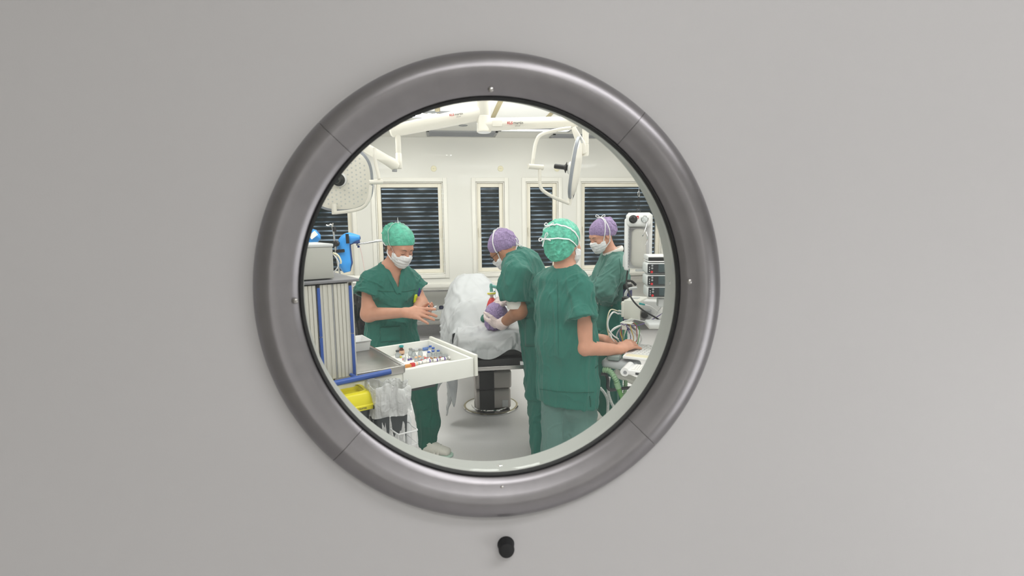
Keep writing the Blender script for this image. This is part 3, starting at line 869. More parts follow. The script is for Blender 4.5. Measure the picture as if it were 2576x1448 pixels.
# open drawer
DW = mat('drawer enamel', (232, 233, 228), rough=.35)
dr = MB(); dz0, dz1 = .822, .920
de = .37
dr.box(K(de / 2 - .006, .008, (dz0 + dz1) / 2), (de + .012, .016, dz1 - dz0), ax=AX, bev=.003)
dr.box(K((de - .1) / 2, .515, (dz0 + dz1) / 2), (de + .1, .016, dz1 - dz0), ax=AX, bev=.003)
dr.box(K((de - .1) / 2, .262, .857), (de + .1, .50, .008), ax=AX)
dr.box(K(de - .010, .262, (dz0 + dz1) / 2), (.016, .50, dz1 - dz0), ax=AX, bev=.003)
drawer = dr.build('drawer', DW, cart)
MB().box(K(de + .010, .262, .880), (.018, .545, .112), ax=AX, bev=.004).build('drawer_front', CARTW, drawer)
MB().lathe(K(de - .035, .004, .868), -VX, [(.0055, 0), (.0055, .002), (.003, .0025), (0, .001)], 12).build('drawer_stop', BLACK, drawer)
MB().box(K(.05, .02, .812), (.22, .012, .012), ax=AX).build('drawer_runner', DARKGREY, drawer)
FZ = .8615
# blue bumper rail
ra = onZ(982, 934, .945); rb = onZ(846, 963, .945); rc = rb + (rb - ra) * 1.2
b = MB().tube([ra, rb, rc], .0125, 16); rail = b.build('bumper_rail', BLUE, cart)
k_ = K(uA(881, 940), -.02, .945); MB().tube([ra + (rb - ra) * .62, k_ + VX * .01], .008, 10).build('rail_bracket', BLUE, rail)

# things on top of the cart
g0 = W(842, 697, (K(ue - .09, .05, 0) - CAM).dot(HD) + .04)
t = thing('device_box', 'flat grey metal device box on top of the medicine cart', 'device', K(ue - .33, .16, 1.368))
GBOX = mat('grey beige enamel', (176, 176, 170), rough=.5)
MB().box(K(ue - .305, .155, 1.440), (.47, .27, .135), ax=AX, bev=.004).build('housing', GBOX, t)
MB().box(K(ue - .305, .155, 1.514), (.476, .276, .014), ax=AX, bev=.004).build('lid', LGREYP, t)
t = thing('white_case', 'rounded white plastic case lying on the grey device box', 'case', K(ue - .40, .16, 1.521))
MB().box(K(ue - .30, .14, 1.5405), (.28, .16, .038), ax=AX, bev=.016).build('shell', WHITEPL, t)
MB().box(K(ue - .30, .14, 1.5225), (.272, .152, .003), ax=AX, bev=.001).build('seam', GREYP, t)
cb = MB(); c0 = K(ue - .10, .13, 1.47)
cab = thing('cable_loop', 'cream cable looping out behind the grey device box', 'cable', c0)
P = W
cd_ = (c0 - CAM).dot(HD) + .12
MB().tube(spline([P(838, 636, cd_), P(850, 642, cd_), P(857, 655, cd_), P(857, 663, cd_)], 6), .0045, 8).build('cable', CREAM, cab)
MB().tube(spline([P(838, 638, cd_), P(850, 655, cd_), P(851, 668, cd_), P(842, 682, cd_), P(830, 690, cd_)], 6), .003, 8).build('cable', WHITEPL, cab)

# items on the worktop
t = thing('plastic_tray', 'small white plastic tray at the back of the steel worktop', 'tray', K(-.225, .36, .9385))
q = MB(); cx = onZ(896, 877, .9385)
def tray(mb, c, sx, sy, h, ax, fl=1.15, th=.003):
    X, Y, _ = ax; c = V(c)
    def r4(a, z): return [c + X * (i * sx / 2 * a) + Y * (j * sy / 2 * a) + V((0, 0, z)) for i, j in ((-1, -1), (1, -1), (1, 1), (-1, 1))]
    rows = [r4(1, 0), r4(fl, h), r4(fl + .06, h), r4(fl + .06, h - .004), r4(fl + .06, h), r4(fl - .03, h - .001), r4(.97, th)]
    mb.grid(rows, closed_u=True); mb.f.append(tuple(len(mb.v) - 28 + i for i in (3, 2, 1, 0))); mb.f.append(tuple(len(mb.v) - 4 + i for i in range(4)))
tray(q, cx, .10, .13, .055, AX); q.build('tray_body', WHITEPL, t, smooth=False)

# ------------------------------------------------------------------ bins hung on the cart
YEL = mat('yellow plastic', (226, 214, 30), rough=.35)
BIN = mat('charcoal plastic', (48, 54, 58), rough=.45)
yc = onZ(864, 986, .885)
t = thing('sharps_bin', 'bright yellow lidded waste container hung under the blue rail', 'bin', V((yc.x, yc.y, .60)))
byx = (UX, VX, Z)
q = MB()
def rrect(c, sx, sy, r, z, ax, n=6):
    X, Y, _ = ax; out = []
    for (i, j, a0) in ((1, 1, 0), (-1, 1, 90), (-1, -1, 180), (1, -1, 270)):
        for k in range(n + 1):
            a = math.radians(a0 + 90 * k / n)
            out.append(V(c) + X * (i * (sx / 2 - r) + math.cos(a) * r) + Y * (j * (sy / 2 - r) + math.sin(a) * r) + V((0, 0, z - V(c).z)))
    return out
SX, SY = .235, .165
def frustum(mb, c, levels, ax, capb=True, capt=True):
    rows = [rrect(c, sx, sy, r, z, ax) for sx, sy, r, z in levels]
    k = len(mb.v); n = len(rows[0]); mb.grid(rows, closed_u=True)
    if capb: mb.f.append(tuple(k + i for i in range(n - 1, -1, -1)))
    if capt: mb.f.append(tuple(k + (len(rows) - 1) * n + i for i in range(n)))
frustum(q, yc, [(.15, .10, .02, .60), (.185, .128, .02, .79), (.19, .13, .02, .83)], byx); q.build('container', BIN, t)
q = MB()
frustum(q, yc, [(SX, SY, .03, .815), (SX + .006, SY + .006, .03, .822), (SX + .004, SY + .004, .03, .834), (SX - .006, SY - .006, .028, .838), (SX - .03, SY - .022, .026, .882), (SX - .045, SY - .034, .02, .888), (SX - .075, SY - .055, .02, .889), (SX - .085, SY - .062, .018, .884), (SX - .09, SY - .066, .018, .868)], byx)
lid = q.build('lid', YEL, t)
q = MB(); frustum(q, yc, [(SX - .055, SY - .045, .024, .888), (SX - .06, SY - .048, .024, .893), (SX - .08, SY - .06, .02, .893)], byx, False, False); q.build('opening_rim', YEL, lid)
tx0 = yc + UX * .035 - VX * (SY / 2 + .0035) + V((0, 0, .828 - yc.z))
q = MB()
for k_, (u_, w_) in enumerate(((0, .012), (.015, .02), (.004, .016), (.024, .012))): q.box(tx0 + UX * (u_ + w_ / 2) - Z * (.004 * (k_ // 2)), (w_, .0006, .0016), ax=AX)
q.build('print_mark', LOGOK, lid)

wc = onZ(977, 1022, .80)
t = thing('waste_bin', 'dark waste bin hung on the cart, lined with a clear plastic bag', 'bin', V((wc.x, wc.y, .56)))
q = MB(); frustum(q, wc, [(.115, .09, .02, .56), (.15, .12, .025, .80), (.155, .126, .025, .83), (.148, .118, .025, .83), (.142, .112, .025, .80), (.11, .084, .02, .575)], byx); q.build('container', BIN, t)
BAG = clear_mat('milky bag film', (246, 247, 248), alpha=.52, gloss=.13, rough=.14, crinkle=(38, .9))
bag = thing('bin_bag', 'crumpled translucent white bag folded over the rim of the dark waste bin', 'bag', V((wc.x, wc.y, .7)))
def even(ring, n):
    P_ = ring + [ring[0]]; L = [0]
    for a_, b_ in zip(P_[:-1], P_[1:]): L.append(L[-1] + (b_ - a_).length)
    out = []; j = 0
    for i in range(n):
        s_ = L[-1] * i / n
        while L[j + 1] < s_: j += 1
        out.append(P_[j].lerp(P_[j + 1], (s_ - L[j]) / max(1e-9, L[j + 1] - L[j])))
    return out
rows = []; rr = random.Random(5); nn = 72
prof = [(.90, .64), (.93, .72), (.95, .79), (.97, .84), (1.02, .885), (1.10, .90), (1.18, .885), (1.22, .86), (1.23, .835), (1.22, .812), (1.24, .79), (1.27, .772)]
for j, (s, z) in enumerate(prof):
    base = even(rrect(wc, .142 * s, .118 * s, .03 * s, z, byx, n=8), 132); row = []
    for i, p in enumerate(base):
        a = 2 * PI * i / len(base)
        k = (0, .3, .6, .8, .9, 1, 1, .9, .8, .7, .7, .8)[j]
        q = np.array([[math.cos(a) * 3.2, math.sin(a) * 3.2, j * .42], [math.cos(a) * 8, math.sin(a) * 8, j * .55 + 9], [math.cos(a) * 5 + j * .3, math.sin(a) * 5, j * .9 + 20]])
        n_ = vnoise(q, 12)
        f = k * (.020 * n_[0] + .008 * math.exp(-(n_[1] / .2) ** 2) + .008 * math.exp(-(n_[2] / .2) ** 2) - .004)
        d = (p - wc); d.z = 0; d.normalize()
        up = (.040 * max(0, math.sin(a * 1.0 - .5)) ** 2 + .030 * max(0, math.sin(a - 2.3)) ** 6 + .014 * n_[0]) * (0, 0, 0, .3, .8, 1, .8, .6, .4, .3, .3, .35)[j]
        row.append(p + d * f + V((0, 0, up)))
    rows.append(row)
MB().grid(rows, closed_u=True).build('bag_film', BAG, bag, smooth=True)
o = bag.children[0]; o.modifiers.new('s', 'SUBSURF').levels = 1; o.modifiers['s'].render_levels = 1

# wire basket with pump bottle
bc = onZ(1014, 1082, .71)
t = thing('wire_basket', 'white wire basket hung at the end of the cart', 'basket', V((bc.x, bc.y, .58)))
q = MB(); bw, bd = .085, .11
def bk(i, j, z): return bc + UX * (i * bw / 2) + VX * (j * bd / 2) + V((0, 0, z - bc.z))
WIRE = mat('white coated wire', (215, 216, 218), rough=.35)
MB().tube(spline([bk(-1, -1, .72), bk(-.2, -1, .72), bk(1, -1, .72), bk(1, 0, .72), bk(1, 1, .72), bk(-1, 1, .72), bk(-1, -1, .72)], 3), .0032, 8).build('top_wire', WIRE, t)
for z in (.66, .60): q.tube([bk(-1, -1, z), bk(.96, -1, z), bk(.96, 1, z), bk(-1, 1, z), bk(-1, -1, z)], .0016, 6)
q.build('hoop_wire', WIRE, t)
for i in (-1, -.35, .3, .95):
    MB().tube([bk(i, -1, .72), bk(i, -1, .59), bk(i, 1, .59), bk(i, 1, .72)], .0016, 6).build('upright_wire', WIRE, t)
pb_ = onZ(1021, 1110, .60)
t = thing('pump_bottle', 'white pump bottle standing in the wire basket', 'bottle', V((pb_.x, pb_.y, .592)))
MB().lathe(V((pb_.x, pb_.y, .592)), (0, 0, 1), [(.026, 0), (.028, .004), (.028, .115), (.022, .132), (.014, .14)], 24).build('bottle_body', mat('milky plastic', (214, 216, 218), rough=.35), t)
MB().lathe(V((pb_.x, pb_.y, .73)), (0, 0, 1), [(.019, 0), (.019, .022), (.012, .026), (.006, .028), (.006, .05)], 20).build('collar', WHITEPL, t)
hd = V((pb_.x, pb_.y, .782)); q = MB(); q.lathe(hd - V((0, 0, .004)), (0, 0, 1), [(.012, 0), (.013, .006), (.010, .012), (0, .013)], 16); q.tube([hd, hd + R0 * .02 + Z * .004, hd + R0 * .034 - Z * .002], [.006, .005, .004], 8); q.build('pump_head', WHITEPL, t)

# ------------------------------------------------------------------ drawer contents
AMBER = mat('amber glass', (92, 38, 10), rough=.1, spec=.8)
AMB2 = mat('amber ampoule glass', (196, 128, 44), rough=.12, spec=.8)
CAPB = mat('blue vial cap', (50, 92, 178), rough=.35); CAPT = mat('teal vial cap', (40, 150, 150), rough=.35)
CAPG = mat('grey vial cap', (168, 172, 172), rough=.3, metal=.6); PAPER = mat('white paper label', (240, 238, 234), rough=.6)
VGL = clear_mat('vial glass', (216, 222, 224), alpha=.45, gloss=.13)
PEACH = mat('peach cap', (236, 186, 140), rough=.4); PURP = mat('purple print', (88, 60, 150), rough=.5); PINK = mat('pink plastic', (236, 160, 160), rough=.4)
ORANGE = mat('orange card', (206, 140, 70), rough=.6)
tr = tag(MB().box(K(.14, .262, FZ + .0015), (.40, .46, .003), ax=AX, bev=.001).build('paper_liner', PAPER), 'white paper liner on the floor of the open drawer', 'liner')
FZ += .004
def Dr(px, py): return onZ(px, py, FZ)
def zz(x, y): return 960 + x / 10.304, 840 + y / 10.304
def vial(name, label, x, y, h, r, body, capm, group=None, lab=PAPER, capname='cap', bulb=False, up=(0, 0, 1), cat='vial'):
    h *= 1.12; r *= 1.12; p = Dr(*zz(x, y)); t = thing(name, label, cat, p, group)
    if bulb: pr = [(r * .75, 0), (r, h * .12), (r, h * .42), (r * .55, h * .66), (r * .5, h * .8)]
    else: pr = [(r * .94, 0), (r, h * .04), (r, h * .60), (r * .62, h * .74), (r * .58, h * .82)]
    MB().lathe(p, up, pr, 18).build('bottle_body', body, t)
    MB().lathe(p + V(up) * (h * .80), up, [(r * .72, 0), (r * .74, h * .02), (r * .74, h * .17), (r * .66, h * .2), (0, h * .2)], 18).build(capname, capm, t)
    if lab: MB().lathe(p + V(up) * (h * .12), up, [(r * 1.01, 0), (r * 1.015, .0005), (r * 1.015, h * .34), (r * 1.01, h * .345)], 18).build('paper_label', lab, t)
    return t
vial('amber_bottle', 'brown glass bottle with a teal cap in the drawer', 520, 525, .047, .0145, AMBER, CAPT, lab=mat('tan label', (222, 180, 150), rough=.6), bulb=True, cat='bottle')
for i, (x, y, l) in enumerate(((418, 600, 'clear vial with a dark grey cap beside the worktop rim'), (755, 545, 'clear bulbous vial behind the group of glass vials'), (830, 590, 'clear bulbous vial standing in front of its twin'), (1005, 560, 'clear bulbous vial standing nearest the blue card'))):
    vial('clear_vial', l.replace('nearest', 'next to'), x, y, .036, .0125, VGL, CAPG if i else DARKGREY, 'clear vials in the drawer', lab=None, bulb=True)
blue = [(1265, 475, 'at the drawer back, next to the blue card'), (1425, 450, 'in the drawer corner, deepest of the four tall ones'), (1505, 495, 'on the drawer front side of the tall four'), (1340, 520, 'in the middle of the tall four'),
        (1225, 590, 'short, standing alone in front of the tall four'), (1335, 565, 'short, second in the front line'), (1470, 555, 'short, third in the front line'), (1575, 530, 'short, last in the front line by the amber ampoules')]
for i, (x, y, l) in enumerate(blue):
    vial('blue_capped_vial', 'blue capped vial ' + l, x, y, .036 if i < 4 else .028, .0105, VGL, CAPB, 'blue capped vials in the drawer', lab=PAPER if i < 4 else None)
def ampoule(name, label, x, y, h, r, m, group, lab=None):
    h *= 1.25; r *= 1.3; p = Dr(*zz(x, y)); t = thing(name, label, 'ampoule', p, group)
    MB().lathe(p, (0, 0, 1), [(r * .9, 0), (r, h * .04), (r, h * .45), (r * .45, h * .58), (r * .5, h * .64), (r * .35, h * .9), (0, h)], 12).build('glass_body', m, t)
    if lab: MB().lathe(p + V((0, 0, h * .08)), (0, 0, 1), [(r * 1.02, 0), (r * 1.03, h * .01), (r * 1.03, h * .28)], 12).build('band', lab, t)
ampoule('amber_ampoule', 'amber pointed ampoule standing at the drawer front, nearer the blue caps', 1772, 600, .033, .0055, AMB2, 'two amber ampoules')
ampoule('amber_ampoule', 'amber pointed ampoule standing at the drawer front, outer one', 1815, 600, .033, .0055, AMB2, 'two amber ampoules')
# small ampoules and vials standing about the drawer
small = [(620, 640, VGL, None), (600, 690, VGL, None), (560, 660, VGL, PINK), (700, 672, VGL, PURP), (760, 655, VGL, PURP), (800, 640, VGL, None), (860, 630, VGL, None), (920, 640, VGL, None),
         (960, 610, VGL, None), (1060, 640, VGL, None), (1090, 690, VGL, None), (1180, 690, VGL, None), (1285, 625, VGL, AMB2), (1320, 650, VGL, AMB2), (1370, 620, VGL, AMB2), (1405, 635, VGL, AMB2), (1350, 690, VGL, None),
         (1450, 620, VGL, None), (1500, 600, VGL, None), (1530, 620, VGL, RED), (1570, 590, VGL, None), (1610, 600, VGL, None), (1650, 610, VGL, None), (1690, 620, VGL, None), (880, 590, VGL, None), (500, 600, VGL, YEL)]
for x, y, m, lb in small:
    lb_name = {None: 'tiny clear glass ampoule standing among the others on the paper liner', PINK: 'tiny clear ampoule with a pink band', PURP: 'tiny clear ampoule with a purple band', AMB2: 'tiny clear ampoule with a brown band', RED: 'tiny clear ampoule with a red band', YEL: 'tiny clear ampoule with a yellow band'}[lb]
    ampoule('small_ampoule', lb_name + ' in the drawer', x, y + 12, .022, .0045, m, 'tiny ampoules in the drawer: ' + lb_name.split()[-2], lb)
for x, y, l in ((895, 715, 'peach capped vial lying beside the white vials'), (985, 690, 'peach capped vial next to the red needle sheath')):
    vial('peach_capped_vial', l, x, y, .024, .009, VGL, PEACH, 'peach capped vials', lab=None)
def lying(name, label, x, y, L, r, m, band, group, ang=0, cat='vial'):
    p = Dr(*zz(x, y)) + V((0, 0, r)); d = (UX * math.cos(ang) + VX * math.sin(ang)); t = thing(name, label, cat, p, group)
    MB().lathe(p - d * L / 2, d, [(r * .9, 0), (r, L * .04), (r, L * .72), (r * .6, L * .8), (r * .6, L * .84)], 14).build('bottle_body', m, t)
    MB().lathe(p + d * (L * .33), d, [(r * .75, 0), (r * .75, L * .16), (0, L * .165)], 14).build('cap', CAPG, t)
    if band: MB().lathe(p - d * (L * .05), d, [(r * 1.02, 0), (r * 1.03, L * .01), (r * 1.03, L * .16), (r * 1.02, L * .17)], 14).build('band', band, t)
row = [(905, 800, .030, PEACH, 'lying vial with a peach band next to the red box'), (1000, 775, .026, None, 'plain white lying vial beside the peach banded one'), (1110, 750, .032, None, 'plain white lying vial before the purple banded ones'), (1235, 730, .036, PURP, 'lying vial with a purple band along the near drawer wall, first of three'),
       (1425, 705, .038, PURP, 'lying vial with a purple band, middle of three along the drawer wall'), (1620, 675, .042, PURP, 'lying vial with a purple band, last of three by the drawer front'), (1800, 640, .038, None, 'plain white lying vial in the corner at the drawer front')]
for x, y, L, bd_, l in row: lying('lying_vial', l, x, y, L, .0085, PAPER, bd_, 'vials lying along the near drawer wall')
q = Dr(*zz(805, 830)); tag(MB().box(q + V((0, 0, .008)), (.022, .02, .018), ax=AX, bev=.001).build('red_box', RED), 'small red carton in the near corner of the drawer', 'box')
q = Dr(*zz(690, 850)); tag(MB().box(q + V((0, 0, .006)), (.05, .02, .014), ax=AX, bev=.001).build('orange_box', ORANGE), 'small orange brown carton partly under the worktop edge', 'box')
q = Dr(*zz(1200, 375)); tag(MB().box(q + V((0, 0, .008)), (.085, .07, .014), ax=AX, bev=.002).build('blue_card', clear_mat('blue film', (120, 160, 230), alpha=.6, gloss=.08)), 'see-through pale blue plastic box at the drawer back', 'box')
for x, y, l in ((1155, 632, 'red needle sheath lying on the liner, deeper one'), (1250, 685, 'red needle sheath lying by the purple banded vials'), (1045, 690, 'red needle sheath lying by the peach caps')):
    p = Dr(*zz(x, y)) + V((0, 0, .004)); tag(MB().tube([p - UX * .012 + VX * .004, p, p + UX * .012 - VX * .004], [.0038, .0035, .0022], 8).build('red_sheath', RED), l, 'sheath', 'red needle sheaths')
p = Dr(*zz(1640, 505)) + V((0, 0, .004)); tag(MB().box(p, (.028, .018, .008), ax=AX, bev=.003).build('pink_clip', PINK), 'pink plastic clip by the blue capped vials', 'clip')
p = Dr(*zz(1050, 600)) + V((0, 0, .003)); tag(MB().tube([p - UX * .02, p + UX * .02], .0018, 6).build('brown_stick', ORANGE), 'thin tan stick lying on the drawer liner', 'stick')
p = Dr(*zz(900, 440)) + V((0, 0, .010)); t = thing('film_wrapped_vial', 'film wrapped vial lying at the drawer back by the blue box', 'vial', p)
MB().lathe(p - UX * .025, UX, [(.006, 0), (.010, .006), (.010, .036), (.006, .046), (.006, .05)], 14).build('wrapper', clear_mat('film', (235, 238, 240), .5, .12), t); MB().lathe(p - UX * .03, UX, [(.007, 0), (.007, .008)], 12).build('cap', CAPB, t)
p = Dr(*zz(270, 470)) + V((0, 0, .010)); t = thing('clear_blister', 'clear blister pack with a blue tab by the worktop', 'pack', p); MB().box(p, (.05, .035, .018), ax=AX, bev=.005).build('blister', clear_mat('film', (235, 238, 240)), t); MB().box(p + V((0, 0, .002)) - VX * .02, (.02, .01, .012), ax=AX, bev=.003).build('tab', CAPB, t)
# ================================================================== operating table, sheets
TX = W(1248, 795, 3.8).x
col = onZ(1224, 1014, .03)
SLAB = mat('smooth table steel', (178, 172, 168), rough=.32, metal=.35)
PAD = mat('black table pad', (20, 20, 23), rough=.45)
t = thing('operating_table', 'black padded operating table on a steel column with a round floor plate', 'operating table', (TX, col.y, 0))
MB().lathe((TX, col.y, 0), (0, 0, 1), [(.243, 0), (.243, .012), (.236, .016), (.236, .0165), (.20, .02), (.17, .0205), (.168, .028), (0, .028)], 64).build('base_plate', CHROME, t)
rg = MB(); rg.lathe((TX, col.y, .0165), (0, 0, 1), [(.236, 0), (.236, .002), (.226, .003), (.224, .0015)], 64); rg.build('base_ring', mat('pale brass ring', (190, 180, 150), rough=.3, metal=.9), t)
for k, (z0, z1, wd) in enumerate(((.028, .20, .30), (.205, .36, .315), (.365, .52, .33))):
    s = MB().box((TX + .01, col.y, (z0 + z1) / 2), (wd, .30, z1 - z0), bev=.02).build('column_sleeve', SLAB, t)
    MB().box((TX - .045, col.y - .152, (z0 + z1) / 2), (.125, .01, z1 - z0), bev=.002).build('front_panel', PAD, s)
MB().box((TX + .11, col.y - .1525, .075), (.05, .003, .06)).build('rating_label', LGREYP, t)
MB().box((TX, col.y + .1, .56), (.42, .9, .10), bev=.02).build('table_head', PAD, t)
for sx in (-1, 1):
    MB().box((TX + sx * .30, 4.55, .635), (.012, 2.0, .03), bev=.003).build('side_rail', STEEL, t)
MB().box((TX, 4.5, .64), (.56, 2.05, .05), bev=.006).build('table_frame', PAD, t)
for y0, y1 in ((3.50, 3.98), (4.0, 5.0), (5.02, 5.56)):
    MB().box((TX, (y0 + y1) / 2, .715), (.56, y1 - y0, .09), bev=.025).build('pad', PAD, t)
MB().box((TX, 3.47, .605), (.60, .03, .028), bev=.003).build('end_rail', STEEL, t)
MB().box((TX + .17, 3.462, .632), (.08, .02, .025), bev=.003).build('rail_clamp', WHITEPL, t)

SHEET = mat('white nonwoven sheet', (178, 180, 182), rough=.75, bump=(40, .05, 5), vary=(9, .03))
def wob(p, s, seed): return float(vnoise(np.array([[p[0] / s, p[1] / s, p[2] / s]]), seed)[0])
def bodyH(y, xx):
    """height of the covered patient over the pad, xx = -1..1 across"""
    s = lambda a, b: max(0, min(1, (y - a) / (b - a)))
    sm = lambda t: t * t * (3 - 2 * t)
    core = .035 + .18 * sm(s(3.88, 4.2)) - .03 * sm(s(4.25, 4.5)) + .16 * sm(s(4.45, 5.0)) - .02 * sm(s(5.1, 5.2)) - .23 * sm(s(5.2, 5.6))
    return core
def cloth(name, label, cat, ys, H, half, hang, seed, ztop, m, sag=None, thick=.004):
    nu, nv = len(ys), 121
    rows = np.zeros((nu, nv, 3))
    for i, y in enumerate(ys):
        for j in range(nv):
            b = (j / (nv - 1) - .5) * 2
            hw = half(y); hl = hang(y, b)
            tot = hw + hl; s = abs(b) * tot; sg = 1 if b > 0 else -1
            top = ztop + H(y, 0)
            if s < hw:
                q = s / hw; z = ztop + H(y, 0) * (1 - q ** 3.2); x = hw * (q - .06 * q ** 6); e = 0
            else:
                e = s - hw; z = ztop - e * .985; x = hw * .94 + .03 * (1 - math.exp(-e * 8)) + .02 * e
            rows[i, j] = (TX + sg * x - (y - 3.8) * .075, y, z)
            if e > 0:
                f = min(1, e / .15)
                rows[i, j, 0] += sg * f * .022 * math.sin(y * 19 + 2 * math.sin(y * 7 + seed)) * (1 + .6 * math.sin(y * 31))
    P = rows.reshape(-1, 3)
    fs = np.array([(i * nv + j, i * nv + j + 1, (i + 1) * nv + j + 1, (i + 1) * nv + j) for i in range(nu - 1) for j in range(nv - 1)])
    for _ in range(3): P = relax(P, fs, .35)
    N = normals(P, fs)
    N[N[:, 2] < -.2] *= -1
    d = crease(P, .0100, .17, axis=(.22, 1, .1), along=6, seed=seed) + crease(P, .0065, .10, axis=(-.35, 1, .3), along=7, seed=seed + 5) + crease(P, .0050, .2, axis=(1, .5, 0), along=5, seed=seed + 8)
    P = P + N * d[:, None]
    if sag is not None: P = sag(P)
    o = np_obj(name, P, fs, m)
    md = o.modifiers.new('solid', 'SOLIDIFY'); md.thickness = thick; md.offset = 0
    tag(o, label, cat)
    return o
ys = np.linspace(3.90, 5.72, 92)
def hang1(y, b):
    t = max(0, min(1, (y - 4.0) / .5))
    if b < 0: return .42 - .08 * t + .30 * math.exp(-((y - 4.02) / .10) ** 2) * 1.0
    return .34
cloth('patient_drape', 'white sheet draped over the lying patient, peaked over the knees', 'sheet', ys, bodyH, lambda y: .335 - .10 * max(0, min(1, (y - 4.7) / .9)), hang1, 4, .765, SHEET)
# sheet under the patient's head, hanging over the end of the table
rows = []
nu, nv = 70, 110
Q = np.zeros((nu, nv, 3))
for j in range(nv):
    x = TX - .36 + .72 * j / (nv - 1); xr = (x - TX)
    L1 = .62                     # lying length
    hem = .115 + .05 * math.cos(xr * 17 + 1.6) + .05 * max(0, -xr - .1) * 3 + .03 * math.sin(xr * 8 - .5)
    for i in range(nu):
        s = i / (nu - 1) * (L1 + hem)
        if s < L1:
            y = 4.10 - s; z = .775 + .012 * math.sin(x * 14 + y * 9) + .05 * math.exp(-((y - 3.95) / .1) ** 2) * 0
            fr = s / L1; z += .01
        else:
            e = s - L1; y = 3.48 - .045 * (1 - math.exp(-e * 14)) - .012 * math.sin(xr * 26 + 1) * min(1, e / .08); z = .785 - e
        ed = max(0, abs(xr) - .29); z -= ed * 1.9
        Q[i, j] = (x - math.copysign(ed * .55, xr) if ed else x, y, z)
P = Q.reshape(-1, 3)
Q[:, :, 2] += .014
fs = np.array([(i * nv + j, i * nv + j + 1, (i + 1) * nv + j + 1, (i + 1) * nv + j) for i in range(nu - 1) for j in range(nv - 1)])
for _ in range(4): P = relax(P, fs, .4)
N = normals(P, fs); N[N[:, 2] < -.3] *= -1
P = P + N * (crease(P, .010, .15, axis=(.2, 1, -.5), along=5, seed=21) + crease(P, .006, .10, axis=(.6, 1, 0), along=5, seed=25))[:, None]
# dent under the head
o = np_obj('table_sheet', P, fs, SHEET); md = o.modifiers.new('s', 'SOLIDIFY'); md.thickness = .004
md = o.modifiers.new('sub', 'SUBSURF'); md.levels = 1; md.render_levels = 1
tag(o, 'white sheet under the patient head, hanging over the black table end', 'sheet')
# a loose corner of film hanging beyond the drawer
FILM = clear_mat('drape film', (226, 228, 232), alpha=.62, gloss=.08, rough=.3)
dd = 3.75
cp = [(W(1098, 930, dd), W(1100, 985, dd)), (W(1112, 925, dd), W(1110, 965, dd - .03)), (W(1126, 922, dd), W(1122, 958, dd)), (W(1138, 920, dd), W(1132, 985, dd + .02)), (W(1148, 918, dd), W(1143, 1022, dd)), (W(1153, 916, dd), W(1150, 975, dd))]
A = spline([a for a, b in cp], 5); B = spline([b for a, b in cp], 5)
rows = []
for a, b in zip(A, B):
    rows.append([a.lerp(b, k / 14) + HD * (.018 * math.sin(k * .5 + len(rows) * .55)) for k in range(15)])
# top edge is joined to the table side
tag(MB().grid(rows).build('hanging_film', FILM, smooth=True, thick=.002), 'translucent white plastic corner hanging below the end of the drawer', 'film')

# ------------------------------------------------------------------ steel trolley against the back wall
def trolley(x0, x1, label, casters=True, y0=7.0, y1=7.24, zt=.70):
    t = thing('steel_trolley', label, 'trolley', ((x0 + x1) / 2, (y0 + y1) / 2, 0))
    q = MB(); q.box(((x0 + x1) / 2, (y0 + y1) / 2, zt), (x1 - x0, y1 - y0, .035), bev=.004); q.build('table_top', STEEL, t)
    MB().box(((x0 + x1) / 2, (y0 + y1) / 2, .275), (x1 - x0 - .03, y1 - y0 - .03, .035), bev=.004).build('lower_shelf', STEEL, t)
    for x in (x0 + .03, x1 - .03):
        for y in (y0 + .03, y1 - .03):
            MB().tube([(x, y, .13), (x, y, zt - .01)], .0155, 12).build('post', STEEL, t)
            c = MB().box((x, y, .115), (.028, .05, .05), bev=.006).build('caster', CHROME, t)
            MB().lathe((x - .012, y, .052), (1, 0, 0), [(.018, 0), (.05, .003), (.05, .021), (.018, .024)], 20).build('wheel', RUBBER, c)
    return t
xa = W(1060, 725, 6.75).x
xp = W(1072, 760, 7.05).x
trolley(xp - .95, xp + 1.05, 'long steel trolley against the back wall between nurse and patient')
xb = W(1555, 700, 6.9).x
trolley(xb, xb + 1.3, 'steel trolley behind the infusion pumps', y0=6.9, y1=7.2, zt=.82)
zs = .294
def on_shelf(px, D): p = W(px, 790, D); return V((p.x, p.y, zs))
p = on_shelf(1100, 7.02); p.y = 7.12
t = thing('grey_case', 'low grey metal case on the lower trolley shelf', 'case', p)
MB().box(p + V((.12, 0, .06)), (.42, .17, .12), bev=.008).build('case_body', GBOX, t); MB().box(p + V((.12, 0, .1225)), (.425, .175, .012), bev=.004).build('lid', LGREYP, t)
MB().box(p + V((.28, -.088, .065)), (.04, .01, .06), bev=.003).build('latch', BLACK, t)
for k, (px, py, l) in enumerate(((1078, 775, 'black strap bundle on the grey case'), (1085, 785, 'black cushion strap in front of the grey case'))):
    c = W(px, py + 2, 6.98); t = MB()
    t.tube(spline([c + V((-.06, 0, -.03)), c + V((-.02, -.01, .03)), c + V((.03, 0, .0)), c + V((.07, .01, .04))], 5), .022, 10, flat=.6); tag(t.build('strap_bundle', RUBBER), l, 'strap', 'black straps on the trolley')
for px, py, l in ((1110, 772, 'navy knob clamp on the grey case beside the syringe'), (1121, 776, 'navy knob clamp next to the drape')):
    c = W(px, py, 7.1); q = MB(); q.lathe(c - V((0, 0, .03)), (0, 0, 1), [(.02, 0), (.032, .01), (.032, .04), (.02, .05), (0, .05)], 14); tag(q.build('knob_clamp', mat('navy plastic', (24, 28, 58), rough=.4)), l, 'clamp', 'knob clamps')
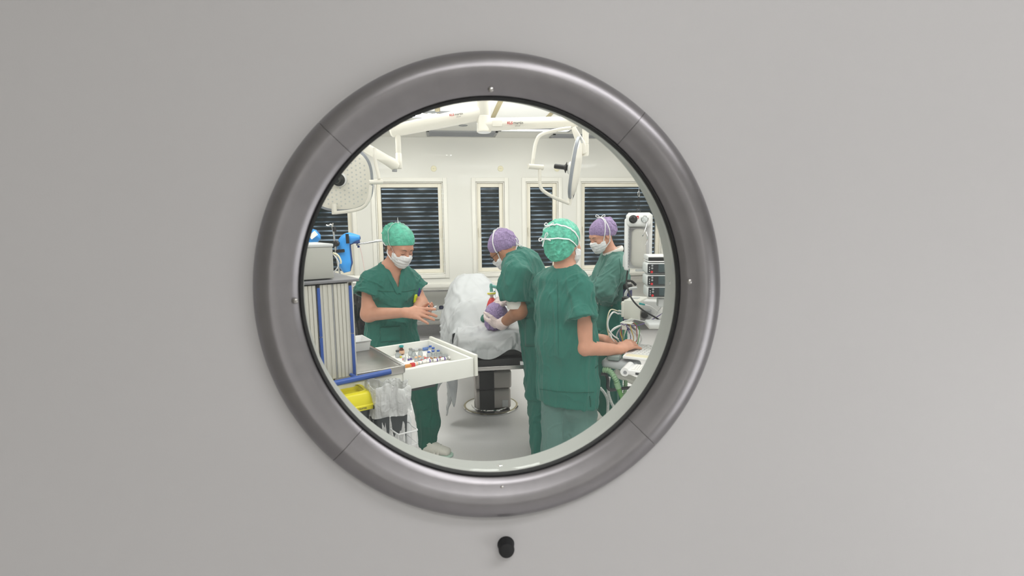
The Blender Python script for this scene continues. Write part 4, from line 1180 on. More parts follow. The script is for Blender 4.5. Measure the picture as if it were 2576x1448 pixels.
c = W(1125, 766, 7.1); tag(MB().box(c, (.07, .03, .05), ax=(V((.8, 0, .6)), V((0, 1, 0)), V((-.6, 0, .8))), bev=.005).build('metal_bracket', GREYP), 'tilted grey bracket on the trolley beside the drape', 'bracket')

# black refuse bag behind the cart, and the one by the window
def sack(c, sx, sy, h, label, lid=None):
    f = Field((c.x - sx, c.y - sy, -.02), (c.x + sx, c.y + sy, h + .05), .012)
    f.ecap((c.x, c.y, .12), (c.x, c.y, h - .1), (1, 0, 0), (sx * .78, sy * .75), (sx * .7, sy * .7), .04)
    vs, fs = f.mesh(); N = normals(vs, fs); vs = vs + N * (crease(vs, .022, .09, along=2.5, seed=3, sharp=1.4) + crease(vs, .01, .04, along=2, seed=8))[:, None]
    vs[:, 2] = np.maximum(vs[:, 2], .002)
    o = np_obj('refuse_bag', vs, fs, mat('black bag film', (20, 21, 23), rough=.22, spec=.6, bump=(30, .4)))
    return tag(o, label, 'bag')
c = W(903, 780, 3.95); sack(V((c.x - .0, c.y, 0)), .12, .12, 1.14, 'tall black refuse bag between the cart and the nurse')
c = W(1470, 720, 5.6); sack(V((c.x, c.y, 0)), .17, .15, .98, 'black refuse bag behind the two nurses at the table')

# ------------------------------------------------------------------ leg supports and stand behind the cart
BLU = mat('bright blue shell', (58, 150, 226), rough=.3); NAVY = mat('dark blue padding', (34, 62, 118), rough=.6)
def leg_support(pts, D, rad, label, extra=None):
    """curved leg rest: bright shell trough over dark padding, black straps"""
    P_ = [W(x, y, D) for x, y in pts]; t = thing('leg_support', label, 'leg support', P_[-1])
    S = spline(P_, 7); q = MB(); rows = []; rows2 = []
    for i, p in enumerate(S):
        tg = (S[min(i + 1, len(S) - 1)] - S[max(i - 1, 0)]).normalized(); side = tg.cross(HD).normalized()
        k = i / (len(S) - 1); r = rad[0] + (rad[1] - rad[0]) * k
        f = min(1, .35 + 3 * k, .45 + 3 * (1 - k)); r *= f
        rows.append([p + side * (-math.cos(a) * r) - HD * (math.sin(a) * r * .75) for a in [PI * m / 12 for m in range(13)]])
        rows2.append([p + side * (-math.cos(a) * r * .94 + r * .25) - HD * (math.sin(a) * r * .6) + HD * r * .25 for a in [2 * PI * m / 16 for m in range(16)]])
    q.grid(rows).build('shell', BLU, t, smooth=True, thick=.006)
    q = MB(); q.grid(rows2, closed_u=True); n_ = len(rows2) * 16
    q.f.append(tuple(range(15, -1, -1))); q.f.append(tuple(n_ - 16 + i for i in range(16)))
    q.build('padding', NAVY, t, smooth=True)
    return t, S
D5 = 5.2
cz0 = W(857, 703, D5 - .05).z - .004
ls, S = leg_support([(906, 597), (888, 598), (873, 601), (865, 612), (865, 635), (868, 665), (873, 684)], D5, (.05, .068), 'upright bright blue leg rest with black straps beside the window')
MB().tube([W(873, 588, D5 - .07), W(875, 612, D5 - .07)], .016, 10, flat=.5).build('strap', BLACK, ls)
MB().tube([W(845, 632, D5 - .06), W(866, 630, D5 - .08)], .016, 10, flat=.6).build('clamp_strap', BLACK, ls)
MB().tube(spline([W(864, 612, D5 + .03), W(880, 608, D5), W(905, 607, D5)], 5), [.02] * 11, 10, flat=.5).build('lower_flap', NAVY, ls)
ls2, S = leg_support([(768, 618), (780, 604), (792, 592), (801, 584)], D5 + .1, (.075, .06), 'tilted bright blue leg rest partly hidden by the porthole rim')
_c = W(772, 622, D5 + .1); MB().tube([_c, V((_c.x, _c.y, cz0))], .02, 12).build('support_bar', CHROME, ls2)
q = MB(); c = W(788, 591, D5 + .01); x = (W(797, 584, D5) - W(779, 598, D5)).normalized()
q.box(c, (.08, .004, .05), ax=(x, HD, x.cross(HD))); q.build('white_label', PAPER, ls2)
st_ = thing('support_stand', 'slim steel rod stand with clamps holding up the blue leg rest', 'stand', W(858, 697, D5 - .05))
MB().tube([W(856, 696, D5 - .06), W(846, 640, D5 - .06), W(840, 590, D5 - .06), W(836, 566, D5 - .06)], .0095, 12).build('rod', CHROME, st_)
MB().tube([W(842, 582, D5 - .06), W(840, 570, D5 - .06)], .018, 12).build('collar', BLACK, st_)
MB().tube(spline([W(836, 567, D5 - .06), W(832, 564, D5 - .06), W(826, 567, D5 - .06), W(821, 566, D5 - .06)], 4), .007, 8).build('hook', CHROME, st_)
MB().tube(spline([W(836, 567, D5 - .06), W(838, 561, D5 - .06)], 4), .007, 8).build('hook', CHROME, st_)
MB().lathe(W(848, 612, D5 - .08), (-HD), [(.028, 0), (.03, .01), (.03, .03), (.02, .04), (0, .04)], 18).build('clamp_knob', BLACK, st_)
MB().tube([W(846, 614, D5 - .12), W(838, 622, D5 - .12)], .008, 8).build('clamp_lever', BLACK, st_)
MB().lathe(W(857, 699, D5 - .05), (0, 0, 1), [(.035, -.02), (.035, .0), (.018, .02), (0, .02)], 16).build('foot', BLACK, st_)
# counter that carries them
cz_ = W(857, 703, D5 - .05).z
ct = thing('side_counter', 'white counter standing under the far window behind the cart', 'counter', (W(830, 760, D5).x, W(830, 760, D5).y, 0))
cc = W(800, 760, D5 + .1)
MB().box((cc.x - .05, cc.y, cz_ - .02), (1.0, .5, .03), bev=.004).build('counter_top', WHITEP, ct)
MB().box((cc.x - .05, cc.y + .03, (cz_ - .035) / 2), (.96, .42, cz_ - .035), bev=.004).build('cabinet_body', WHITEP, ct)
# wall bracket arm with a hanging lead
wa = thing('bracket_arm', 'thin steel bracket arm reaching from the window pier with a hanging lead', 'arm', W(900, 614, 5.4))
MB().tube([W(900, 614, 5.4), W(945, 607, 5.4), W(990, 600, 5.5)], .011, 10, flat=.7).build('arm', CHROME, wa)
MB().tube([W(944, 604, 5.42), W(1000, 599, 5.5)], .008, 8).build('arm_tip', CHROME, wa)
MB().lathe(W(900, 614, 5.38), -HD, [(.016, 0), (.016, .02), (.008, .024), (0, .024)], 14).build('pivot', CHROME, wa)
MB().box(W(902, 620, 5.4), (.022, .02, .022), bev=.003).build('plug', NAVY, wa)
MB().tube(spline([W(905, 620, 5.4), W(911, 645, 5.4), W(917, 680, 5.4), W(925, 740, 5.4)], 5), .004, 6).build('lead', mat('pale pink lead', (222, 200, 196), rough=.5), wa)

# ================================================================== equipment beside the nurse in the green cap
ME = thing('pressure_infusor', 'white pressure infusor housing with a clear fluid bag hanging on a cord', 'infusor', W(1604, 540, 3.35))
DI = 3.35
iX = (R0 * .94 - HD * .34).normalized(); iY = V((-iX.y, iX.x, 0)); IA = (iX, iY, Z)
ci = W(1604, 606, DI)
def I(u, v, z): return ci + iX * u + iY * v + Z * z
# housing: outline in its own plane
def outline(pts, v0, v1):
    return [I(a, v0, b) for a, b in pts], iY * (v1 - v0)
hp = [(-.075, .165), (-.06, .182), (.065, .182), (.085, .165), (.085, -.165), (.07, -.178), (-.075, -.178), (-.092, -.165), (-.092, -.10), (-.08, -.06)]
poly, e = outline(hp, -.005, .075); MB().prism(poly, e).build('housing', WHITEPL, ME)
b = MB(); 
b.box(I(-.062, -.035, -.02), (.03, .075, .33), ax=IA, bev=.012); b.build('side_wall', WHITEPL, ME)
b = MB(); b.box(I(.01, -.045, .135), (.15, .09, .085), ax=IA, bev=.025); b.build('control_block', WHITEPL, ME)
tr_ = MB()
for k in range(14): tr_.box(I(-.046, -.074, .08 - k * .0185), (.006, .006, .010), ax=IA, bev=.0015)
tr_.build('rack_tooth', GREYP, ME)
q = MB(); q.lathe(I(-.02, -.088, .14), -iY, [(.026, 0), (.026, .006), (.022, .012), (.0165, .014), (.0165, .036), (.013, .04), (0, .04)], 24); q.build('control_knob', BLACK, ME)
g_ = MB().lathe(I(.052, -.088, .14), -iY, [(.022, 0), (.022, .010), (.020, .012), (.019, .009)], 24).build('pressure_gauge', CHROME, ME)
MB().lathe(I(.052, -.0965, .14), -iY, [(.019, 0), (.018, .0006), (0, .0007)], 20).build('gauge_dial', mat('dial face', (210, 214, 214), rough=.3, vary=(160, .3)), g_)
q = MB(); q.box(I(.008, -.0915, .152), (.013, .002, .017), ax=IA); lg = q.build('red_emblem', RED, ME)
MB().box(I(.008, -.093, .150), (.005, .001, .006), ax=IA).build('emblem_cross', WHITEPL, lg)
FLUID = clear_mat('clear fluid bag', (240, 237, 224), alpha=.92, gloss=.14, rough=.12)
f = Field((-.06, -.04, -.16), (.06, .04, .12), .006)
f.ecap((0, 0, -.112), (0, 0, .070), (1, 0, 0), (.049, .020), (.047, .019), .02, end=.034)
vs, fs = f.mesh(); N = normals(vs, fs); vs = vs + N * crease(vs, .0010, .04, along=4, seed=5)[:, None]
wv = np.array([tuple(I(.012 + a, -.040 + b_, c_ - .02)) for a, b_, c_ in vs]); np_obj('fluid_bag', wv, fs, FLUID, ME)
CLR = clear_mat('clear cover', (240, 240, 242), alpha=.05, gloss=.035)
b = MB(); rows = []
for z, s in ((-.155, .9), (-.15, 1), (.075, 1), (.085, .92)):
    rows.append([I(.014 + (x_ * .062 * s), -.045 - y_ * .030 * s, z) for x_, y_ in [(math.copysign(abs(math.cos(a)) ** .5, math.cos(a)), abs(math.sin(a)) ** .5) for a in [PI * k / 12 for k in range(13)]]])
b.grid(rows).build('clear_cover', CLR, ME, smooth=True, thick=.002)
fr_ = MB(); fr_.tube(spline([I(-.045, -.078, -.14), I(-.046, -.078, .06), I(-.03, -.08, .08), I(.05, -.08, .08), I(.072, -.078, .06), I(.074, -.078, -.135), I(.05, -.078, -.155), I(-.03, -.078, -.155)], 4), .0035, 8); fr_.build('cover_frame', CLR, ME)
MB().box(I(.02, -.045, -.185), (.05, .03, .014), ax=IA, bev=.003).build('latch', LGREYP, ME)
MB().tube(spline([I(.066, -.09, .12), I(.05, -.105, .05), I(.04, -.10, .035)], 5), .0035, 8).build('release_lever', CHROME, ME)
MB().tube(spline([I(.06, -.085, .06), I(.072, -.098, .02), I(.058, -.09, -.02)], 5), .003, 8).build('cover_handle', CHROME, ME)
hook = I(.0, .02, .182)
MB().tube([hook + V((math.cos(a) * .013, 0, .012 + math.sin(a) * .013)) for a in [2 * PI * k / 14 for k in range(14)]], .0028, 8, closed=True).build('hook_ring', BLACK, ME)
top = V((hook.x + .003, hook.y, W(1608, 440, DI).z))
t = thing('suspension_line', 'dark cord with a steel snap hook carrying the pressure infusor', 'line', top)
for s in (-1, 1): MB().tube([hook + V((0, 0, .022)), hook + V((s * .005, 0, .05)), V((hook.x + s * .003, hook.y, hook.z + .105))], .0016, 6).build('cord_strand', BLACK, t)
sh = V((hook.x, hook.y, hook.z + .10))
MB().tube([sh + V((math.cos(a) * .006, 0, .02 + math.sin(a) * .018)) for a in [2 * PI * k / 14 for k in range(14)]], .002, 6, closed=True).build('snap_hook', CHROME, t)
MB().tube([sh + V((0, 0, .038)), V((hook.x, hook.y, CZ - .02))], .0022, 6).build('cord_strand', GREYP, t)
MB().lathe((hook.x, hook.y, CZ), (0, 0, -1), [(.03, 0), (.03, .01), (.01, .02), (.004, .03)], 16).build('ceiling_hook', CHROME, t)
MB().tube([I(-.062, .02, -.178), I(-.062, .02, -.195)], .008, 10).build('hose_outlet', LGREYP, ME)
bp = [I(-.062, .02, -.19), W(1576, 705, DI), W(1578, 722, DI - .08), W(1590, 752, DI - .25), W(1615, 778, DI - .3), W(1652, 800, DI - .25), W(1700, 830, DI - .2)]
t = tag(MB().tube(spline(bp, 8), .0052, 10).build('black_hose', RUBBER), 'thin black hose hanging from the pressure infusor towards the monitor arm', 'hose')

# infusion pumps stacked on a rail
PSC = mat('pump screen', (58, 74, 78), rough=.12, spec=.6); PBODY = mat('pump shell', (226, 228, 228), rough=.35); PFR = mat('pump bezel', (34, 38, 42), rough=.25)
dp = 3.05
px_ax = (R0 * .99 - HD * .08).normalized(); pn = V((-px_ax.y, px_ax.x, 0))
def pump(cx, cy, label):
    c = W(cx, cy, dp); t = thing('infusion_pump', label, 'pump', c, 'stacked infusion pumps')
    A = (px_ax, (pn * .97 + Z * .0).normalized(), Z)
    def Pp(u, v, z): return c + px_ax * (u + .12) + pn * v + Z * z
    MB().box(Pp(0, .07, 0), (.245, .15, .066), ax=A, bev=.014).build('pump_shell', PBODY, t)
    MB().box(Pp(0.002, -.006, -.001), (.236, .006, .056), ax=A, bev=.0028).build('bezel', PFR, t)
    MB().box(Pp(.028, -.0095, .002), (.165, .002, .048), ax=A, bev=.0008).build('screen', PSC, t)
    MB().box(Pp(.085, -.0108, .021), (.03, .001, .006), ax=A).build('status_bar', CAPT, t)
    MB().lathe(Pp(-.092, -.009, -.020), -pn, [(.0075, 0), (.007, .002), (0, .003)], 16).build('stop_button', RED, t)
    for z_ in (.002, .018): MB().lathe(Pp(-.09, -.009, z_), -pn, [(.006, 0), (.006, .002), (0, .0025)], 14).build('dial_button', GREYP, t)
    for k in range(3): MB().box(Pp(-.106, -.0095, .008 - k * .012), (.004, .001, .005), ax=A).build('indicator', WHITEPL, t)
pump(1627, 675, 'white infusion pump with dark screen, topmost of three')
pump(1627, 705, 'white infusion pump with dark screen, middle of three')
pump(1629, 734, 'white infusion pump with dark screen, lowest of three')
c = W(1632, 650, dp); t = thing('docking_module', 'white module with a black front on top of the pump stack', 'module', c)
MB().box(c + px_ax * .12 + pn * .07 + Z * .004, (.25, .15, .03), ax=(px_ax, pn, Z), bev=.006).build('module_shell', WHITEPL, t)
MB().box(c + px_ax * .12 - pn * .004 + Z * -.002, (.246, .006, .02), ax=(px_ax, pn, Z), bev=.002).build('front_strip', BLACK, t)
MB().box(c + px_ax * .12 + pn * .07 - Z * .018, (.25, .15, .008), ax=(px_ax, pn, Z), bev=.003).build('module_base', WHITEPL, t)
c = W(1700, 700, dp + .1); t = thing('pump_pole', 'grey pole carrying the stacked infusion pumps', 'pole', V((c.x, c.y, 0)))
c = c + pn * .10
MB().tube([(c.x, c.y, .05), (c.x, c.y, 1.60)], .018, 16).build('pole', CHROME, t)
MB().lathe((c.x, c.y, 0), (0, 0, 1), [(.26, .0), (.26, .03), (.05, .06), (.02, .07)], 32).build('pole_base', GREYP, t)
MB().box(W(1664, 760, dp + .05), (.05, .06, .05), ax=(px_ax, pn, Z), bev=.006).build('pole_clamp', LGREYP, t)
MB().box(W(1660, 815, dp - .02) , (.16, .14, .035), ax=(px_ax, pn, Z), bev=.012).build('pole_shelf', LGREYP, t)

# gas cylinder with lever
c = W(1579, 732, 3.9); t = thing('gas_cylinder', 'dark blue cylinder with a black lever behind the monitor module', 'cylinder', V((c.x, c.y, .2)))
zt_ = W(1579, 712, 3.9).z
MB().lathe((c.x, c.y, zt_ - .36), (0, 0, 1), [(.02, 0), (.034, .02), (.034, .30), (.032, .33)], 24).build('cylinder_body', mat('navy enamel', (34, 42, 92), rough=.35), t)
MB().lathe((c.x, c.y, zt_ - .045), (0, 0, 1), [(.036, 0), (.036, .03), (.028, .04), (0, .04)], 24).build('collar', BLACK, t)
MB().tube([(c.x, c.y, zt_ - .01), (c.x, c.y, zt_ + .02)], .02, 14).build('valve', CHROME, t)
MB().tube(spline([W(1578, 706, 3.86), W(1586, 706, 3.84), W(1592, 709, 3.84), W(1600, 717, 3.84)], 4), [.009] * 9 + [.009, .009, .010, .008], 10, flat=.7).build('lever', BLACK, t)
MB().tube(spline([W(1572, 756, 3.75), W(1574, 738, 3.75), W(1581, 728, 3.75), W(1590, 725, 3.75), W(1602, 724, 3.75)], 6), .0105, 12).build('outlet_tube', LGREYP, t)

# monitor module on its arm
MODW = mat('module plastic', (222, 222, 214), rough=.4)
mx_ = (R0 * .88 - HD * .47).normalized(); my_ = V((-mx_.y, mx_.x, 0)); MA = (mx_, my_, Z)
cm = W(1590, 779, 3.25)
t = thing('monitor_module', 'cream box shaped monitor module with cable sockets', 'monitor module', cm)
def Mm(u, v, z): return cm + mx_ * u + my_ * v + Z * z
MB().box(Mm(0, .09, 0), (.105, .20, .125), ax=MA, bev=.005).build('module_body', MODW, t)
MB().box(Mm(-.055, -.005, .002), (.02, .03, .10), ax=MA, bev=.004).build('socket_strip', MODW, t)
MB().box(Mm(.0, .09, .0645), (.04, .06, .004), ax=MA, bev=.002).build('top_marking', LGREYP, t)
MB().box(Mm(.10, .13, -.01), (.11, .10, .12), ax=MA, bev=.006).build('back_unit', WHITEPL, t)
MB().box(Mm(.085, .04, -.035), (.05, .04, .07), ax=MA, bev=.004).build('bracket', GREYP, t)
MB().lathe(Mm(.078, .02, -.03), -my_, [(.02, 0), (.021, .004), (.021, .018), (.015, .024), (0, .025)], 20).build('bracket_knob', BLACK, t)
MB().box(Mm(-.06, .05, .03), (.03, .06, .09), ax=MA, bev=.004).build('side_plate', BLACK, t)
for dz_ in (-.012, -.03): MB().tube([Mm(-.062, -.01, dz_), Mm(-.085, -.01, dz_ + .002)], .006, 10).build('cable_plug', LGREYP, t)
DM = 3.15
t = thing('cable_hook', 'cream cable hook plate hanging below the monitor module', 'hook', W(1576, 812, DM))
MB().box(W(1577, 811, DM), (.07, .06, .006), ax=MA, bev=.002).build('hook_plate', MODW, t)
MB().box(W(1570, 820, DM - .03), (.03, .006, .045), ax=MA, bev=.002).build('hook_lip', MODW, t)
MB().tube([Mm(0, .02, -.06), W(1577, 811, DM)], .012, 8).build('hook_stem', MODW, t)
cols = [('white', WHITEPL, (1575, 846, 38, 30)), ('white', WHITEPL, (1568, 850, 34, 32)), ('grey', LGREYP, (1580, 842, 26, 28)), ('white', WHITEPL, (1586, 848, 18, 34)), ('green', mat('green cable', (70, 150, 60), rough=.5), (1588, 843, 22, 33)),
        ('red', mat('dull red cable', (150, 50, 40), rough=.5), (1583, 838, 22, 28)), ('yellow', mat('yellow cable', (200, 170, 50), rough=.5), (1577, 842, 16, 26)), ('purple', mat('violet cable', (88, 70, 130), rough=.5), (1572, 843, 12, 28))]
wh = 0
for k, (cn, m, (x, y, rx, ry)) in enumerate(cols):
    pts = [W(x + rx * math.cos(a) + 3 * math.sin(3 * a + k), y + ry * math.sin(a), DM + .02 * math.sin(2 * a + k) - .012 * k + .05) for a in [2 * PI * q / 32 for q in range(32)]]
    lab = {'white': ['thick white cable loop hanging from the hook', 'white cable loop hanging toward the typing nurse', 'slim white cable loop at the inside of the bundle'][wh if cn == 'white' else 0], 'grey': 'pale grey cable loop in the middle of the bundle'}.get(cn, cn + ' cable loop in the bundle below the monitor module')
    if cn == 'white': wh += 1
    tag(MB().tube(pts, .0056 if k < 2 or k == 3 else .004 if k == 2 else .0024, 8, closed=True).build('cable_coil', m), lab, 'cable', 'cable loops on the hook')
tag(MB().tube(spline([Mm(-.085, -.01, -.03), W(1542, 785, DM), W(1530, 805, DM), W(1530, 825, DM), W(1541, 842, DM), W(1556, 853, DM)], 8), .005, 8).build('white_lead', WHITEPL), 'thick white lead bowing out of the monitor module socket', 'cable')
tag(MB().tube(spline([Mm(-.085, -.01, -.012), W(1535, 780, DM + .05), W(1527, 815, DM + .05), W(1533, 850, DM + .05)], 8), .0038, 8).build('cream_lead', CREAM), 'thin cream lead beside the thick white lead', 'cable')
tag(MB().tube(spline([W(1562, 814, DM - .04), W(1590, 819, DM), W(1615, 815, DM), W(1652, 797, DM), W(1690, 770, DM)], 8), .0028, 8).build('violet_lead', mat('violet cable', (88, 70, 130), rough=.5)), 'thin violet lead running from the hook past the module', 'cable')
tag(MB().tube(spline([W(1570, 806, DM), W(1595, 803, DM), W(1625, 808, DM), W(1645, 795, DM), W(1665, 770, DM)], 8), .003, 8).build('grey_lead', LGREYP), 'thin grey lead drooping under the monitor module', 'cable')
t = thing('airway_line', 'white sampling line with a teal plug behind the black hose', 'cable', W(1615, 765, DM))
MB().tube([W(1608, 763, DM), W(1622, 766, DM)], [.007, .005], 10).build('plug', CAPT, t)
MB().tube(spline([W(1622, 766, DM), W(1638, 771, DM), W(1656, 784, DM), W(1690, 810, DM)], 6), .003, 8).build('line', WHITEPL, t)

# anaesthesia workstation: keyboard, writing board, tray arm, beam, handle, hoses
kz = .822
k0, k1, k2, k3 = onZ(1571, 894, kz), onZ(1660, 903, kz), onZ(1700, 857, kz), onZ(1592, 860, kz)
kx = (k1 - k0).normalized(); ky = V((-kx.y, kx.x, 0))
KX = (R0 * .90 - HD * .43).normalized() if False else kx
ko = k0
t = thing('keyboard', 'white keyboard under the hands of the nurse in the green cap', 'keyboard', ko)
kd = min(.34, max(.16, (k3 - k0).dot(ky) + .02))
MB().box(ko + kx * .19 + ky * (kd / 2 - .01) - Z * .008, (.40, kd, .016), ax=(kx, ky, Z), bev=.004).build('keyboard_base', WHITEPL, t)
KEYM = mat('white key', (228, 228, 226), rough=.45); key = None
for r in range(7):
    for c_ in range(14):
        p = ko + kx * (.035 + c_ * .0225 + r * .004) + ky * (.075 + r * (kd - .10) / 7) + Z * .0025
        if key is None:
            key = MB().box(p, (.019, .024, .005), ax=(kx, ky, Z), bev=.0015).build('key', KEYM, t); kp = p
        else:
            o = key.copy(); C.objects.link(o); o.parent = t; o.location = p - kp
MB().box(ko + kx * .19 + ky * .022 + Z * .0005, (.37, .055, .002), ax=(kx, ky, Z), bev=.0006).build('palm_rest', CREAM, t)
wz = .79
b0 = onZ(1568, 898, wz); b1 = onZ(1580, 933, wz)
bx = kx; by = V((-bx.y, bx.x, 0)); bl = 0.115
bo = onZ(1572, 918, wz)
t = thing('writing_board', 'white writing board with a rolled edge in front of the keyboard', 'board', bo)
MB().box(bo + bx * .17 - Z * .02, (.30, .135, .028), ax=(bx, by, Z), bev=.006).build('board_plate', WHITEPL, t)
MB().tube([bo + bx * .015 - by * .068 - Z * .02, bo + bx * .015 + by * .072 - Z * .02], .024, 24).build('rolled_edge', WHITEPL, t)
MB().lathe(bo + bx * .018 - by * .0685 - Z * .022, -by, [(.010, 0), (.010, .002), (.007, .0025), (.004, .001), (0, .0015)], 18).build('edge_screw', GREYP, t)
MB().box(bo + bx * .10 - by * .0685 - Z * .022, (.05, .004, .012), ax=(bx, by, Z), bev=.001).build('edge_slot', DARKGREY, t)
t = thing('paper_pad', 'ruled white paper sheet on the writing board', 'paper', bo + bx * .1)
MB().box(bo + bx * .16 - Z * .0045, (.22, .115, .003), ax=(bx, by, Z)).build('sheet', PAPER, t)
ln = MB()
for k in range(9): ln.box(bo + bx * (.065 + k * .014) - Z * .0027, (.0012, .10, .0006), ax=(bx, by, Z))
ln.build('ruled_line', GREYP, t)
pn0 = onZ(1614, 903, wz + .004); tag(MB().tube([pn0, pn0 + bx * .12 + by * .02], .004, 10).build('pen', mat('navy pen', (40, 44, 120), rough=.3)), 'navy pen lying on the ruled paper', 'pen')

ws = thing('anaesthesia_workstation', 'pale grey anaesthesia workstation with side handle and tray arm, mostly behind the porthole rim', 'workstation', (W(1740, 900, 3.1).x, W(1740, 900, 3.1).y, 0))
wc_ = W(1775, 900, 3.15)
WX = (R0 * .9 - HD * .43).normalized(); WY = V((-WX.y, WX.x, 0)); WA = (WX, WY, Z)
MB().box(V((wc_.x, wc_.y, .45)), (.45, .5, .72), ax=WA, bev=.02).build('cabinet_body', LGREYP, ws)
MB().box(V((wc_.x, wc_.y, .05)), (.52, .56, .08), ax=WA, bev=.02).build('base', GREYP, ws)
a = W(1519, 918, 2.95); b_ = W(1566, 914, 2.98)
MB().box(W(1563, 915, 3.0), (.225, .10, .055), ax=WA, bev=.024).build('tray_arm', mat('mid grey plastic', (178, 182, 184), rough=.4), ws)
MB().box(W(1545, 897, 3.0), (.075, .07, .03), ax=WA, bev=.008).build('tray_box', mat('smoky tray', (128, 142, 138), rough=.3), ws)
MB().tube([W(1545, 936, 3.1), W(1592, 956, 3.1), W(1650, 980, 3.1)], .026, 4, flat=1.0).build('beam', MODW, ws)
MB().tube(spline([W(1512, 940, 3.05), W(1524, 942, 3.05), W(1529, 955, 3.05), W(1529, 972, 3.05), W(1535, 980, 3.05), W(1550, 979, 3.05), W(1572, 976, 3.08), W(1640, 970, 3.1)], 6), .010, 12).build('side_handle', DARKGREY, ws)
MB().box(W(1545, 905, 3.02) - Z * .03, (.06, .06, .03), ax=WA, bev=.006).build('arm_joint', LGREYP, ws)

def corrugated(pts, r, m, name, label, pitch=.012, amp=.12):
    S = spline(pts, 30); L = sum((S[i + 1] - S[i]).length for i in range(len(S) - 1)); out = []; rs = []; acc = 0
    n = int(L / pitch * 4); tot = [0]
    for i in range(len(S) - 1): tot.append(tot[-1] + (S[i + 1] - S[i]).length)
    j = 0
    for k in range(n + 1):
        s = L * k / n
        while j < len(S) - 2 and tot[j + 1] < s: j += 1
        out.append(S[j].lerp(S[j + 1], (s - tot[j]) / max(1e-9, tot[j + 1] - tot[j]))); rs.append(r * (1 + amp * (1 if k % 4 in (0, 1) else -1)))
    return tag(MB().tube(out, rs, 14).build(name, m), label, 'hose')
GRH = mat('pale green hose', (142, 176, 140), rough=.4)
corrugated([W(1518, 930, 3.0), W(1532, 932, 2.98), W(1543, 944, 2.96), W(1552, 962, 2.96), W(1556, 975, 2.96)], .0155, GRH, 'corrugated_hose', 'pale green corrugated breathing hose in front of the dark handle')
t = thing('hose_connector', 'green hose connector at the end of the pale green hose', 'connector', W(1556, 972, 2.96))
MB().tube([W(1551, 962, 2.955), W(1556, 976, 2.955)], .0175, 16).build('cuff', GRH, t)
MB().tube([W(1556, 976, 2.955), W(1566, 1004, 2.955)], [.0145, .012], 16).build('stub', mat('green plastic', (96, 150, 84), rough=.35), t)
corrugated([W(1574, 955, 3.1), W(1573, 975, 3.1), W(1571, 1000, 3.1)], .0125, GRH, 'corrugated_hose', 'short pale green hose hanging under the cream beam')
WHH = mat('white hose', (226, 228, 226), rough=.4)
corrugated([W(1533, 948, 3.25), W(1530, 965, 3.25), W(1531, 990, 3.25), W(1538, 1012, 3.25), W(1548, 1030, 3.25)], .009, WHH, 'corrugated_hose', 'white corrugated hose behind the handle, hanging straight', pitch=.009)
corrugated([W(1510, 975, 3.3), W(1522, 990, 3.3), W(1529, 1010, 3.3), W(1528, 1050, 3.3)], .009, WHH, 'corrugated_hose', 'white corrugated hose curving beside the green tunic', pitch=.009)
f = Field((-.06, -.05, -.26), (.06, .05, .05), .006); f.ecap((0, 0, -.17), (0, 0, -.05), (1, 0, 0), (.042, .035), (.03, .026), .02); f.cap((0, 0, -.05), (0, 0, .03), .014, .012, .02)
vs, fs = f.mesh(2); bgp = W(1541, 940, 3.4)
o = np_obj('breathing_bag', vs * 1.05 + np.array(bgp), fs, mat('dark green rubber', (18, 96, 82), rough=.4)); tag(o, 'dark green breathing bag hanging behind the white hoses', 'bag')
# ================================================================== people
SKIN = mat('skin', (204, 150, 126), rough=.5, vary=(26, .05), bump=(260, .06), sss=.12)
SKINT = mat('tanned skin', (168, 118, 90), rough=.5, vary=(26, .06), bump=(260, .06), sss=.1)
GREEN = mat('green scrub cotton', (37, 107, 95), rough=.85, sheen=.12, vary=(7, .05), bump=(380, .04))
GREENG = mat('grey green scrub cotton', (70, 118, 108), rough=.85, sheen=.12, vary=(6, .05), bump=(380, .04))
GREENP = mat('pale green trousers cotton', (92, 128, 122), rough=.85, sheen=.1, vary=(6, .05), bump=(380, .04))
CAPGREEN = mat('green crepe cap', (88, 184, 158), rough=.36, vary=(34, .30, 6), bump=(90, .5, 5))
CAPLILAC = mat('lilac crepe cap', (152, 130, 174), rough=.55, vary=(190, .26, 2), bump=(190, .5, 2), stretch=(1, 1, .35))
MASKM = mat('white mask fabric', (232, 232, 234), rough=.7, bump=(200, .05))
TIE = mat('white tie ribbon', (236, 236, 238), rough=.7)
GLOVE = mat('latex glove', (230, 212, 210), rough=.4, vary=(20, .05), bump=(40, .2))
HAIR = mat('brown hair', (86, 64, 48), rough=.5, bump=(120, .5), stretch=(1, 1, .15))
KNIT = mat('white knit cuff', (226, 222, 216), rough=.85, bump=(220, .06))

class Head:
    def __init__(s, o, fwd, up=(0, 0, 1), k=1.0):
        s.o = V(o); s.f = V(fwd).normalized(); u = V(up)
        s.r = s.f.cross(u).normalized(); s.u = s.r.cross(s.f).normalized(); s.k = k
    def T(s, x, y, z): return s.o + (s.r * x + s.f * y + s.u * z) * s.k
    def ax(s): return (s.r, s.f, s.u)
    def dirv(s, x, y, z): return (s.r * x + s.f * y + s.u * z).normalized()

